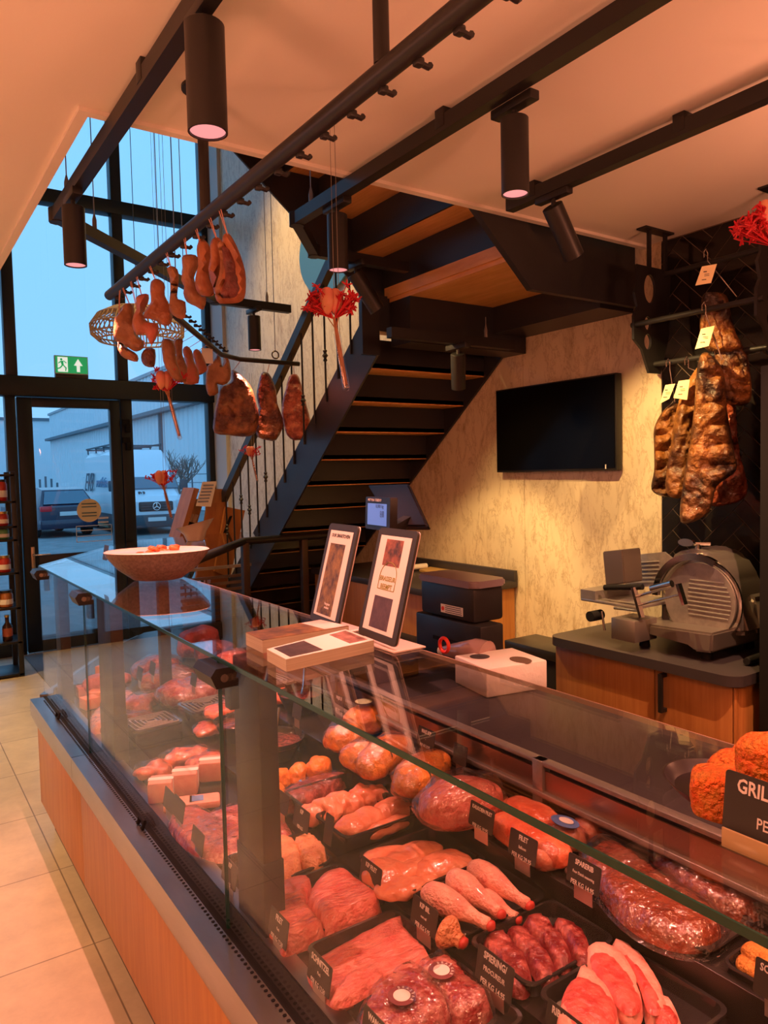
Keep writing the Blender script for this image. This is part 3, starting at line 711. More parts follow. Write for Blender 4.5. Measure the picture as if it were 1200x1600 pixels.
# motor housing: the arched body behind the blade
q = [S2(*p, X_=2.72) for p in ((1047, 985), (1050, 900), (1062, 868), (1085, 855), (1115, 858), (1140, 872), (1160, 905), (1172, 945), (1186, 990))]
bm = prism(NB(), q, frame((0, 0, 0), (0, 1, 0), (0, 0, 1)), 2.64, 2.86); bmesh.ops.bevel(bm, geom=bm.edges[:], offset=.02, segments=3, affect='EDGES'); obj('housing', LO(bm), GREYST, sl)
q = [S2(*p, X_=2.80) for p in ((1158, 985), (1160, 930), (1180, 922), (1200, 935), (1205, 985))]
bm = prism(NB(), q, frame((0, 0, 0), (0, 1, 0), (0, 0, 1)), 2.72, 2.94); bmesh.ops.bevel(bm, geom=bm.edges[:], offset=.02, segments=3, affect='EDGES'); obj('motor_cover', LO(bm), GREYST, sl)
def disc(x, r0, r1, a0=0, a1=360, t=.01, seg=48):
    bm = NB(); n = int(seg*(a1-a0)/360); o = []
    for i in range(n+1):
        a_ = R(a0+(a1-a0)*i/n); o.append((r1*math.cos(a_), r1*math.sin(a_)))
    if r0 > 0 or a1-a0 < 360: o += [((r0)*math.cos(R(a0+(a1-a0)*i/n)), r0*math.sin(R(a0+(a1-a0)*i/n))) for i in range(n, -1, -1)]
    elif a1-a0 == 360: o = o[:-1]
    # u points to -Y (right in the picture), v up
    return prism(bm, o, frame((x, cc.y, cc.z), (0, -1, 0), (0, 0, 1)), 0, t)
obj('blade', LO(disc(2.635, 0, rad)), CHROME, sl)
bp = obj('blade_cover', LO(disc(2.622, 0, rad*.90)), STEEL, sl)
bm = NB()
for k in range(9):
    z = cc.z-.055+k*.017; L = math.sqrt(max(0, (rad*.80)**2-(z-cc.z)**2))
    tube(bm, [(2.611, cc.y+L*.35, z), (2.611, cc.y-L, z)], .0035, 6)
obj('rib', LO(bm), STEEL, bp)
obj('blade_guard', LO(disc(2.60, rad*.98, rad*1.13, 62, 178, .02)), CHROME, sl)
q = [S2(*p, X_=2.70) for p in ((980, 918), (978, 875), (1000, 866), (1040, 862), (1062, 880), (1040, 915))]
bm = prism(NB(), q, frame((0, 0, 0), (0, 1, 0), (0, 0, 1)), 2.69, 2.70); gp = obj('gauge_plate', LO(bm), STEEL, sl)
bm = NB()
for k in range(6): a_, b2 = S2(984, 880+k*6, 2.69), S2(1030, 877+k*6.5, 2.69); tube(bm, [(2.688, *a_), (2.688, *b2)], .003, 6)
obj('rib', LO(bm), STEEL, gp)
pu = yz_prism([(941, 862), (972, 859), (976, 912), (946, 915)], 2.50, 2.62); bmesh.ops.bevel(pu, geom=pu.edges[:], offset=.004, segments=2, affect='EDGES'); obj('pusher', LO(pu), STEELD, sl)
bm = NB(); a_, b2 = S2(912, 916, 2.48), S2(1000, 948, 2.48)
box(bm, (2.46, b2[0], b2[1]-.01), (2.72, a_[0], b2[1]+.002), .002); box(bm, (2.46, S2(935, 930, 2.48)[0], b2[1]), (2.72, a_[0], a_[1]-.01)); bmesh.ops.recalc_face_normals(bm, faces=bm.faces)
obj('carriage', LO(bm), STEEL, sl)
q0, q1 = S2(962, 963, 2.44), S2(1000, 1004, 2.44)
bm = box(NB(), (2.41, q1[0], q1[1]), (2.55, q0[0], q0[1]), .004); obj('carriage_foot', LO(bm), GREYST, sl)
for (p, q_, r_) in (((995, 932), (1052, 915), .006), ((1000, 945), (1060, 930), .005), ((960, 950), (1000, 955), .006), ((940, 955), (945, 985), .005)):
    bm = NB(); tube(bm, [(2.45, *S2(*p, X_=2.45)), (2.45, *S2(*q_, X_=2.45))], r_, 10); obj('guide_rod', LO(bm), CHROME, sl)
bm = NB(); tube(bm, [(2.44, *S2(1018, 920, 2.44)), (2.44, *S2(1050, 912, 2.44))], .014, 14); obj('grip', LO(bm), CHROME, sl)
bm = NB(); tube(bm, [(2.47, *S2(945, 918, 2.47)), (2.47, *S2(1004, 917, 2.47))], .012, 12); obj('push_handle', LO(bm), MATTE, sl)
for p, q_ in (((990, 918), (1003, 965)), ((1060, 912), (1070, 945))):
    bm = NB(); bar(bm, (2.44, *S2(*p, X_=2.44)), (2.44, *S2(*q_, X_=2.44)), .012, .022, (1, 0, 0)); obj('arm', LO(bm), CHROME, sl)
bm = NB(); p = S2(929, 962, 2.46); tube(bm, [(2.43, *p), (2.50, *p)], .022, 16); obj('knob', LO(bm), MATTE, sl)
bm = NB(); lathe(bm, [(.001, .0), (.034, 0), (.034, .016), (.001, .016)], 24, (0, 0, 0), 1, .6)
p = S2(1085, 846, 2.70)
for v in bm.verts: v.co = Vector((2.64+v.co.z, p[0]+v.co.x, p[1]+v.co.y*.75))
bd = obj('maker_badge', LO(bm), CHROME, sl)
bm = NB(); q_ = S2(1103, 858, 2.70); tube(bm, [(2.68, q_[0]+.02, q_[1]-.02), (2.68, q_[0]+.02, q_[1]+.02)], .012, 12); tube(bm, [(2.66, q_[0]+.05, q_[1]+.022), (2.70, q_[0]-.02, q_[1]+.022)], .008, 8); obj('top_knob', LO(bm), CHROME, sl)
p = aZ(.935, 1179, 1030)
bm = NB(); tube(bm, [p+Vector((-.02, .0, .0)), p+Vector((.16, -.03, .02))], .016, 14); tube(bm, [p+Vector((-.055, .0, .0)), p+Vector((-.02, 0, 0))], [.013, .0165], 14)
o = obj('tool_handle', bm, MATTE); tag(o, 'small dark tool handle at the near end of the slicer worktop', 'tool')
# tall dark unit closing the slicer niche on the near side
tu = thing('tall_unit', 'tall near-black unit standing beside the near end of the slicer cabinet', 'cabinet', (2.75, .95, 0))
yt = 1.365
obj('body', box(NB(), (-.27, -.5, 0), (.295, yt-.95, 1.98), .003), MATTE, tu)

# ---------------------------------------------------------------- the serve-over counter
XF = .60          # front glass plane
Y0, Y1 = -.70, 3.76
dc = thing('display_counter', 'long glass butcher display counter with oak front panels and a steel ledge', 'display counter', (.9, 1.5, 0))
def DO(bm, name, m, parent=dc, ang=40, lab=None):
    for v in bm.verts: v.co -= Vector((.9, 1.5, 0))
    o = obj(name, bm, m, parent, ang)
    if lab: o['label'] = lab
    return o
for a, b in ((-.7, .78), (.784, 2.866), (2.87, 3.74)): DO(box(NB(), (.562, a, .135), (.60, b, .505), .0015), 'front_panel', OAK)
DO(box(NB(), (.562, 3.742, .135), (1.30, 3.757, .505)), 'end_panel', OAK)
DO(box(NB(), (.61, Y0, 0), (1.75, 3.72, .135)), 'plinth', BLK)
bm = NB()
for a, b in ((Y0, 2.862), (2.866, Y1)):
    prism(bm, [(.535, .63), (.598, .63), (.598, .622), (.543, .622), (.543, .560), (.566, .502), (.558, .498), (.535, .556)], frame((0, a, 0), (1, 0, 0), (0, 0, 1)), -(b-a), 0)
DO(bm, 'ledge', LEDGE)
DO(box(NB(), (.60, Y0, .50), (.605, 3.75, .60)), 'ledge_back', BLK)
DO(box(NB(), (.592, Y0, .60), (.645, 3.76, .632), .002), 'vent_strip', MATTE)
bm = NB()
y = Y0
while y < 3.7:
    lathe(bm, [(.001, .6305), (.0042, .6305), (.0042, .6312), (.001, .6312)], 7, (.585, y, 0)); y += .0165
o = DO(bm, 'vent_hole', MATTE); o['kind'] = 'stuff'
DO(box(NB(), (.645, Y0, .60), (.682, 3.76, .636)), 'inner_band', LEDGE)
for p in ((250, 0), (1, 1)): pass
for yy in (3.38, 2.16):
    bm = NB(); tube(bm, [(.583, yy-.022, .633), (.59, yy-.022, .653), (.59, yy+.022, .653), (.583, yy+.022, .633)], .006, 8); DO(bm, 'pull_ring', MATTE)
# glazing
for a, b in ((Y0, 1.546), (1.550, 2.865), (2.869, 3.76)):
    DO(box(NB(), (XF, a, .632), (XF+.006, b, 1.243)), 'front_glass', G_CASE)
for a, b in ((1.5445, 1.5465), (1.5495, 1.5515), (2.863, 2.8655)):
    DO(box(NB(), (XF-.0005, a, .632), (XF+.0065, b, 1.243)), 'glass_edge', EDGEG)
for a, b in ((Y0, 2.883), (2.886, 3.76)):
    bm = NB()
    if b > 3: poly3(bm, [(.60, a, 1.252), (.985, a, 1.252), (.985, 3.16, 1.252), (1.44, 3.757, 1.252), (.60, 3.757, 1.252)], .008)
    else: box(bm, (.60, a, 1.244), (.985, b, 1.252))
    DO(bm, 'top_glass', G_TOP)
DO(box(NB(), (.597, Y0, 1.2435), (.5998, 3.757, 1.2525)), 'top_glass_edge', EDGEG)
DO(box(NB(), (.9855, Y0, 1.2435), (.9875, 3.16, 1.2525)), 'top_glass_edge', mat('edge_light', (.34, .22, .18), .3))
# posts, hinges
for ya, yb in ((1.46, 1.60), (2.71, 2.90), (3.63, 3.73)):
    p = DO(box(NB(), (.655, ya, .60), (.70, yb, 1.238), .004), 'post', BRONZE)
    DO(box(NB(), (.652, ya-.003, .60), (.703, yb+.003, .80), .003), 'post_sleeve', BLK, p)
for yy in (1.548, 2.866, 3.72):
    bm = prism(NB(), [(-.03, 0), (-.018, -.028), (.018, -.028), (.03, 0), (.018, .016), (-.018, .016)], frame((XF-.006, yy+.06, 1.222), (1, 0, 0), (0, 0, 1)), 0, .11)
    cl = DO(bm, 'hinge_clamp', BLK, ang=20)
    bm = NB(); tube(bm, [(XF-.006, yy-.052, 1.216), (XF-.006, yy-.047, 1.216)], .009, 14); DO(bm, 'screw_cap', CHROME, cl)
    DO(box(NB(), (XF+.008, yy-.045, 1.14), (XF+.03, yy-.012, 1.21), .003), 'clamp_plate', BLK, cl)
# display deck: two steps, rear wall with slats, service worktop
DO(box(NB(), (.682, Y0, .60), (.932, 3.75, .626)), 'front_deck', DECK)
DO(box(NB(), (.932, Y0, .60), (1.205, 3.75, .662)), 'middle_deck', DECK)
DO(box(NB(), (1.205, Y0, .60), (1.42, 3.75, .735), .003), 'rear_deck', DECK)
YR = 3.05
bm = NB()
for z in (.745, .757, .769, .781): box(bm, (1.405, Y0, z), (1.42, YR, z+.006))
DO(bm, 'vent_slats', STEELD)
DO(box(NB(), (1.43, Y0, .735), (1.44, YR, .80)), 'rear_back', MATTE)
DO(box(NB(), (1.385, Y0, .795), (1.42, YR, .809), .002), 'rear_sill', STEEL)
for a, b in ((-.7, .28), (.31, 1.34), (1.37, 2.40), (2.43, YR)): DO(box(NB(), (1.40, a, .809), (1.406, b, .862)), 'rear_door', mat('rear_door_steel', (.42, .26, .20), .3, .85))
for yy in (.295, 1.355, 2.415): DO(box(NB(), (1.388, yy-.018, .735), (1.42, yy+.018, .89), .003), 'rear_post', STEEL)
DO(box(NB(), (1.39, Y0, .878), (1.42, YR, .890), .002), 'rear_rail', STEEL)
DO(box(NB(), (1.425, Y0, .84), (1.895, YR, .88), .004), 'service_top', WORKT)
DO(box(NB(), (1.896, 2.13, .84), (2.05, YR, .88), .004), 'service_top', WORKT)
DO(box(NB(), (1.44, Y0, .135), (1.87, YR, .84)), 'service_cabinet', STEELD)

# the far, corner part of the counter
fc = thing('corner_counter', 'far corner part of the glass counter with a black tubular top rail', 'display counter', (1.6, 4.4, 0))
def FO(bm, name, m, parent=fc, ang=40):
    for v in bm.verts: v.co -= Vector((1.6, 4.4, 0))
    return obj(name, bm, m, parent, ang)
outer = [(.60, 3.765), (1.10, 4.52), (1.35, 4.80), (2.55, 5.0)]
inner = [(2.55, 4.36), (1.895, 4.365), (1.445, 3.77)]
Z3 = lambda pts, z: [(x, y, z) for x, y in pts]
outt = outer[:3]+[(2.12, 4.93)]; inn2 = [(2.12, 4.362)]+inner[1:]
FO(poly3(NB(), Z3(outt+inn2, 1.252), .008), 'top_glass', G_TOP)
FO(poly3(NB(), Z3([(.64, 3.77), (1.12, 4.49), (1.36, 4.76), (2.55, 4.90)]+inner, .66), .06), 'deck', DECK)
FO(poly3(NB(), Z3([(.60, 3.77), (1.10, 4.52), (1.35, 4.80), (2.55, 4.92)]+inner, .60), .46), 'carcass', OAK)
FO(poly3(NB(), Z3([(.66, 3.80), (1.12, 4.49), (1.36, 4.76), (2.5, 4.88)]+inner, .14), .14), 'plinth', BLK)
for i in range(3):
    a, b = Vector((*outt[i], 0)), Vector((*outt[i+1], 0))
    bm = NB(); d_ = (b-a).normalized()*.004; bar(bm, a+d_+Vector((0, 0, .94)), b-d_+Vector((0, 0, .94)), .006, .60); FO(bm, 'front_glass', G_CASE)
    bm = NB(); bar(bm, a+d_+Vector((0, 0, .62)), b-d_+Vector((0, 0, .62)), .05, .035); FO(bm, 'ledge', LEDGE)
bm = NB(); tube(bm, [(.985, 3.17, 1.235), (1.445, 3.77, 1.235), (1.89, 4.365, 1.235), (2.56, 4.36, 1.235)], .024, 12); FO(bm, 'top_rail', BLK)
for x, y in ((1.0, 3.20), (2.32, 4.37), (1.9, 4.37), (1.12, 4.48)):
    bm = box(NB(), (x-.022, y-.022, .60), (x+.022, y+.022, 1.235), .003); FO(bm, 'post', BRONZE)
bm = NB()
for k in range(7): box(bm, (1.62, 4.80, .68+.045*k), (2.12, 4.81, .70+.045*k))
FO(bm, 'rear_slats', STEELD)
FO(box(NB(), (1.9, 4.372, .64), (2.5, 4.378, 1.21)), 'sliding_door', G_CASE)
FO(box(NB(), (1.5, 4.77, 1.02), (2.12, 4.785, 1.04)), 'inner_rail', STEEL)

# ---------------------------------------------------------------- lighting tracks and their spotlights
LENS = mat('lamp_lens', (1, .36, .36), .4, emit=.95); LENS.node_tree.nodes['Principled BSDF'].inputs['Base Color'].default_value = (.25, .08, .08, 1)
LENSD = mat('lamp_dots', (.5, .08, .09), .4, emit=.6)
def track(name, label, pts, brackets=(), wires=(), end_z=None, drop=.02):
    t = thing(name, label, 'lighting track', pts[0], group='black lighting tracks')
    o0 = Vector(pts[0])
    bm = NB()
    for a, b in zip(pts[:-1], pts[1:]): bar(bm, Vector(a)-o0, Vector(b)-o0, .040, .046)
    obj('rail', bm, BLK, t)
    for p in pts[1:-1]:
        obj('corner_joint', lathe(NB(), [(.030, -.026), (.030, .026)], 8, Vector(p)-o0), BLK, t)
    for p in brackets:
        q = Vector(p)-o0; obj('ceiling_clip', box(NB(), q+Vector((-.022, -.02, -.01)), q+Vector((.022, .02, ZC-p[2]-.001)), .002), BLK, t)
    for p, zt in wires:
        q = Vector(p)-o0; bm = NB(); tube(bm, [q, q+Vector((0, 0, zt-p[2]))], .0022, 5); lathe(bm, [(.009, .02), (.009, .06), (.003, .085)], 8, q); obj('hanging_wire', bm, WIRE, t)
    return t
zt = 2.645
track('lighting_track', 'black lighting track nearest the aisle, running out over the stair opening and bending there', [(.605, -1.5, zt), (.605, 3.04, zt), (1.62, 4.03, zt), (2.10, 4.05, zt)],
      [(.605, .4, zt), (.605, 1.9, zt)], [((.605, 2.85, zt), 4.6), ((.78, 3.2, zt), 4.6), ((1.16, 3.57, zt), 4.6), ((1.35, 3.77, zt), 4.6), ((1.95, 4.045, zt), 4.6)])
track('lighting_track', 'black lighting track over the counter that bends under the stair treads', [(1.40, -1.5, zt), (1.40, 2.62, zt), (1.66, 2.95, zt), (2.18, 2.96, zt)],
      [(1.40, .6, zt), (1.40, 1.7, zt)], [((1.40, 2.5, zt), 2.9)])
track('lighting_track', 'short black lighting track near the tiled wall, ending by the landing', [(2.02, -1.5, zt), (2.02, 2.08, zt)], [(2.02, 1.35, zt), (2.02, 1.95, zt)])
yt4 = 2.75
c0, c1 = aY(yt4, 608, 515), aY(yt4, 800, 527)
track('lighting_track', 'black lighting track hung below the stair landing', [(c0.x, yt4, 2.275), (min(c1.x, 2.95), yt4, 2.275)], [], [((2.5, yt4, 2.275), 2.40)])
def lamp(label, top, aim, w, col=PINK, angle=62, dia=.074, L=.185, blend=.55, straight=False):
    """a track spotlight: adapter on the track, short arm, cylinder that points at aim"""
    top = Vector(top); t = thing('track_spotlight', label, 'spotlight', top, group='black track spotlights')
    obj('adapter', box(NB(), (-.017, -.075, -.045), (.017, .075, -.02), .003), BLK, t)
    d = ld = (Vector(aim)-(top+Vector((0, 0, -.12)))).normalized()
    if straight: d = Vector((.02, .0, -1)).normalized()
    if d.z < -.985: d = Vector((0, 0, -1))
    piv = Vector((0, 0, -.078)); u = d.cross(Vector((0, 0, 1)))
    u = u.normalized() if u.length > .02 else Vector((1, 0, 0))
    obj('arm', tube(NB(), [(0, 0, -.03), piv], .008, 8), BLK, t)
    m = frame(piv, u, d.cross(u))
    bm = lathe(NB(), [(.001, -.012), (dia/2-.002, -.012), (dia/2, -.010), (dia/2, L), (dia/2-.004, L), (dia/2-.005, L-.022), (.001, L-.022)], 28)
    bm.transform(m); obj('housing', bm, BLK, t)
    bm = lathe(NB(), [(.001, L-.0215), (dia/2-.0055, L-.0215), (dia/2-.0045, L-.004)], 28); bm.transform(m); ln = obj('lens', bm, LENS, t)
    bm = NB()
    for i in range(-4, 5):
        for j in range(-4, 5):
            if i*i+j*j < 18: lathe(bm, [(.001, L-.0205), (.0022, L-.0205)], 6, (i*.0066, j*.0066, 0))
    bm.transform(m); obj('lens_dots', bm, LENSD, ln)
    p = top+piv+d*(L+.012)
    spot('spot_lamp', d*(L+.012)+piv, d*(L+.012)+piv+ld, w, col, angle, blend, t, .006)
    return t
lamp('large black spotlight hanging nearest the photographer, above the front of the counter', (.600, 1.50, zt), (.90, 1.46, 0), 62, dia=.082, L=.205, straight=True)
lamp('black spotlight hanging before the upper window at the bend of the aisle track', (.595, 2.72, zt), (.98, 2.95, 0), 150, straight=True)
lamp('black spotlight hanging straight down against the bare ceiling over the middle of the counter', (1.44, 1.46, zt), (1.26, 1.36, 0), 74, straight=True)
lamp('black spotlight tilted towards the smoked bellies at the tiled wall', (2.02, 1.86, zt), (3.0, 1.92, 1.25), 100, WARM, 84)
lamp('black spotlight with a glowing end in front of the oak stair treads', (1.41, 2.33, zt), (1.0, 2.5, 0), 125, straight=True)
lamp('small black spotlight half hidden behind the hanging dried flowers', (1.88, 2.95, zt), (2.9, 2.75, 1.0), 40, WARM, 75)
lamp('small black spotlight hanging before the stone wall left of the handrail', (1.86, 4.04, zt), (1.2, 3.55, 0), 75, straight=True)
lamp('dark spotlight hanging in the shade under the landing', ((c0.x+c1.x)/2+.02, yt4, 2.275), (2.75, 3.25, .7), 60, WARM, 80, .07, .16)
# lamps of the same tracks behind the photographer
for x, y, w in ((.605, .25, 50), (.605, -.9, 45), (1.40, .25, 62), (1.40, -.8, 50)): spot('spot_lamp', (x, y, 2.45), (x+.15, y, 0), w, PINK, 66, .6)
spot('spot_lamp', (2.02, .95, 2.45), (2.45, 1.62, .95), 120, (1, .47, .28), 62, .6)  # extra spot added out of view to brighten the slicer
spot('spot_lamp', (2.02, .2, 2.45), (2.4, .2, 0), 80, PINK, 80, .6)

# ---------------------------------------------------------------- hanging rails
XT, ZT = .765, 2.35
hr = thing('meat_rail', 'long black tube rail with hooks hung from the ceiling, carrying hams over the counter', 'hanging rail', (XT, 1.5, ZT))
obj('tube', tube(NB(), [(0, -3, 0), (0, 1.46, 0)], .019, 14), BLK, hr)
for y in (.45, -.40):
    obj('rod', tube(NB(), [(0, y, .015), (0, y, ZC-ZT)], .0145, 12), BLK, hr)
    obj('ceiling_plate', lathe(NB(), [(.001, ZC-ZT-.008), (.052, ZC-ZT-.008), (.052, ZC-ZT), (.001, ZC-ZT)], 24, (0, y, 0)), BLK, hr)
def hook(bm, p):
    p = Vector(p); box(bm, p+Vector((.0, -.008, -.014)), p+Vector((.016, .008, .0)), .003); tube(bm, [p+Vector((.014, 0, -.008)), p+Vector((.028, 0, -.010)), p+Vector((.034, 0, -.004))], .0055, 6)
for k in range(24):
    bm = NB(); hook(bm, (.004, 1.40-.105*k, -.012)); obj('hook', bm, BLK, hr)
P2 = [(1.02, 3.03, 2.33), (1.62, 3.97, 2.33), (1.78, 4.08, 2.33), (2.18, 4.10, 2.33)]
h2 = thing('hanging_rail', 'bent black rail carrying hams in front of the window and the stair handrail', 'hanging rail', P2[0])
obj('tube', tube(NB(), [Vector(p)-Vector(P2[0]) for p in P2], .014, 10), BLK, h2)
for k in range(12):
    q = Vector(P2[0]).lerp(Vector(P2[1]), k/11); bm = NB(); hook(bm, q-Vector(P2[0])+Vector((.01, 0, .03))); obj('hook', bm, BLK, h2)
q = aY(4.1, 430, 548)
bm = NB(); tube(bm, [(q.x-P2[0][0]+.022*math.cos(a*math.pi/8), 4.1-P2[0][1], .045+.022*math.sin(a*math.pi/8)) for a in range(17)], .005, 6); tube(bm, [(q.x-P2[0][0], 4.1-P2[0][1], .067), (q.x-P2[0][0], 4.1-P2[0][1], 2.6)], .0025, 5)
obj('eye_bolt', bm, WIRE, h2)
q = Vector((1.10, 3.17, 2.33)); bm = NB(); tube(bm, [q-Vector(P2[0]), q-Vector(P2[0])+Vector((0, 0, 2.6))], .0025, 5); obj('hanging_wire', bm, WIRE, h2)

def vplane(dist_pt):
    """upright plane through a point, square to the direction from which the shop looks at it"""
    d = Vector((dist_pt[0], dist_pt[1], 0)).normalized(); u = Vector((d.y, -d.x, 0))
    return frame(dist_pt, u, (0, 0, 1)), u
def onplane(o, x, y):
    o = Vector(o); d = CF + CR*((x-600)/FPX) - CU*((y-800)/FPX); n = Vector((o.x, o.y, 0)).normalized()
    return EYE + d*((o-EYE).dot(n)/d.dot(n))
def hang(name, label, cat, outl, base, thick, m, group, turn=0, amp=.008, freq=16, step=.016, string_to=None, seed=0, string_m=None, extra=None):
    """a hanging piece: its outline at its own distance, real thickness, string up to the rail"""
    f, u = vplane(base); b = Vector(base)
    loc = [((onplane(b, *p)-b).dot(u), (onplane(b, *p)-b).z) for p in outl]
    t = thing(name, label, cat, base, group=group)
    fm = frame((0, 0, 0), u, (0, 0, 1)); rot = Matrix.Rotation(turn, 4, 'Z')
    bm = inflate(NB(), spline(loc, 2), thick, rot @ fm, step*.85, amp*1.2, freq, seed, edge=.012, round_=.20)
    body = obj('body', bm, m, t, 70)
    topz = max(p[1] for p in loc); topx = [p[0] for p in loc if p[1] == topz][0]
    if string_to is not None:
        e = Vector(string_to)-b; s = rot @ (u*topx + Vector((0, 0, topz-.015)))
        bm = NB()
        for o_ in (-.006, .006): tube(bm, [s+Vector((0, 0, 0)), e+Vector((0, o_, 0))], .0012, 5)
        obj('string', bm, string_m or STRING, t)
    if extra:
        for nm, ol, mm, th, off in extra:
            lc = [((onplane(b, *p)-b).dot(u), (onplane(b, *p)-b).z) for p in ol]
            sh = Matrix.Translation(-b.normalized()*0) ; n = -Vector((b.x, b.y, 0)).normalized()*off
            obj(nm, inflate(NB(), spline(lc, 4), th, Matrix.Translation(n) @ rot @ fm, step*.8, amp, freq*1.3, seed+3, edge=.012), mm, t, 70)
    return t
GH = 'cured meats hung over the counter'
def hT(label, ol, y, thick, m, x=XT, **k):
    q = (x, y, 2.2); hang('hanging_ham', label, 'cured meat', ol, q, thick, m, GH, string_to=(XT-.02, y, ZT-.03), **k)
hT('thick orange-rinded slab with a dark red cut face, foremost on the long rail', [(349.4, 367.1), (357.3, 364.9), (365.1, 375), (375.3, 397.5), (383.2, 424.5), (384.3, 447), (382, 465), (373, 472.9), (355, 474.5), (342.6, 474), (335.9, 462.8), (340.4, 442.5), (343.8, 420), (344.9, 388.5)], 1.80, .07, M_HAMO, seed=1,
   extra=[('cut_face', [(347, 391), (357, 395), (364, 409), (372, 431), (375, 452), (369, 468), (355, 471), (345, 467), (352, 438), (349, 409)], M_HAMR, .02, .034), ('fat_rim', [(340, 383), (352, 387), (349, 404), (349, 427), (352, 443), (346, 465), (340, 467), (336, 456), (343, 431), (344, 407)], M_HAMT, .03, .026)])
hT('narrow orange slab just behind the foremost dark-faced slab', [(332.5, 372.8), (340.4, 370.5), (348.3, 380.6), (347.1, 397.5), (349.4, 411), (343.8, 431.3), (342.6, 456), (339.3, 463.2), (332.5, 449.3), (328, 431.3), (325.3, 420), (329.1, 404.3), (328, 384)], 1.87, .05, M_HAMO, seed=2)
hT('plain orange tongue-shaped slab with a pointed top', [(307.8, 384), (313.4, 372.8), (321.3, 376.1), (329.1, 388.5), (329.1, 402), (325.8, 420), (328, 435.8), (333.6, 451.5), (333.6, 461.6), (321.3, 463.2), (310, 458.3), (304.4, 444.8), (306.6, 426.8), (310, 413.3), (307.8, 397.5)], 1.97, .05, M_HAMO, seed=3)
hT('crooked tan ham piece with a broad pale lower lobe', [(284.1, 402), (292, 397.5), (305.5, 398.6), (310, 406.5), (308.9, 420), (303.3, 433.5), (307.8, 449.3), (314.5, 462.8), (322.4, 465), (317.9, 484.1), (305.5, 478.5), (292, 471.8), (286.4, 458.3), (287.5, 447), (283, 438), (285.3, 420)], 2.06, .06, M_HAMT, seed=4)
hT('slim tan strip with a hooked top', [(260.5, 420), (268.4, 415.5), (277.4, 421.1), (279.6, 435.8), (277.4, 456), (278.1, 467.3), (289.8, 471.8), (289.3, 497), (276.3, 496.5), (266.1, 487.5), (263.9, 478.5), (266.1, 456), (265, 433.5)], 2.22, .045, M_HAMT, seed=5)
hT('broad smooth orange pear-shaped piece facing the shop', [(235.8, 440.3), (244.8, 435.3), (254.9, 440.3), (258.3, 449.3), (257.1, 460.5), (263.9, 474), (269.5, 492), (268.4, 502.1), (262.8, 508.9), (253.8, 507.8), (244.8, 502.1), (231.3, 497.6), (223.4, 497.6), (226.8, 485.3), (235.8, 471.8), (234.6, 456)], 2.385, .06, M_HAMO, seed=6)
hT('pink stringy slabs partly hidden by the pear-shaped piece', [(212.1, 465), (222.3, 459.4), (232.4, 460.5), (231.3, 474), (223.4, 489.8), (231.3, 503.3), (247, 505.5), (247, 521.3), (239.1, 537), (233.5, 535.9), (226.8, 521.3), (213.3, 523.5), (206.5, 507.8), (208.8, 492), (214.4, 480.8)], 2.53, .06, M_HAMP, seed=7)
hT('folded tan ham at the far end of the long rail', [(187.4, 487.5), (193, 476.3), (204.3, 474), (209.9, 483), (209.9, 501), (216.6, 525.8), (224.5, 532.5), (224.5, 543.8), (213.3, 549.4), (204.3, 546), (190.8, 535.9), (178.4, 530.3), (177.7, 510), (179.5, 496.5)], 2.70, .09, M_HAMT, seed=8)
hT('dark-ended tan shank below the folded ham', [(184, 537), (204.3, 547.1), (215.1, 555), (215.1, 565.1), (202, 562.9), (188.5, 555)], 2.74, .06, M_HAMT, seed=9)
hT('small brown trotter-shaped shank with a flat end', [(221.1, 552.8), (229, 543.8), (242.5, 546), (242.5, 568.5), (238, 574.1), (226.8, 571.9), (221.1, 564)], 2.6, .06, M_DRY, seed=10)
def h2f(label, ol, t_, thick, m, along=True, **k):
    a = Vector(P2[0]).lerp(Vector(P2[1]), t_) if along else Vector((t_, 4.10, 2.33))
    hang('hanging_ham', label, 'cured meat', ol, (a.x, a.y, 2.1), thick, m, GH, string_to=(a.x, a.y, 2.32), **k)
h2f('pale tan slab leftmost on the bent rail, behind small dried flowers', [(252.6, 532.5), (260.5, 529.1), (269.5, 532.5), (274, 546), (276.3, 566.3), (285.3, 591), (274, 595.5), (262.8, 582), (254.9, 564)], .30, .05, M_HAMT, seed=11)
h2f('slim pale slab second along the bent rail', [(274, 530.3), (285.3, 529.1), (285.3, 539.3), (285.3, 555), (292, 573), (290.9, 595.5), (276.3, 595.5), (274, 573), (275.1, 555), (271.8, 539.3)], .42, .04, M_HAMT, seed=12)
h2f('reddish tongue-shaped slab third along the bent rail', [(285.3, 546), (292, 540.4), (299.9, 548.3), (303.3, 564), (310, 579.8), (310, 598.9), (287.5, 600), (285.3, 588.8), (290.9, 573), (287.5, 557.3)], .54, .05, M_HAMP, seed=13)
h2f('short reddish tip-shaped piece beside the white hanging tag', [(302.1, 548.3), (307.8, 545.3), (314.5, 551.6), (323.5, 573), (321.3, 580.9), (310, 586.5), (307.8, 575.3), (302.1, 557.3)], .66, .045, M_HAMP, seed=14)
h2f('pale two-pointed pork piece overlapping the big dark ham', [(323.5, 573), (332.5, 565.1), (339.3, 555), (344.9, 559.5), (347.1, 571.9), (351.6, 559.5), (357.3, 561.8), (360.6, 577.5), (359.5, 593.3), (348.3, 602.3), (339.3, 600), (341.5, 613.5), (328, 619.2), (322.4, 609), (321.3, 593.3)], .90, .06, M_HAMT, seed=15)
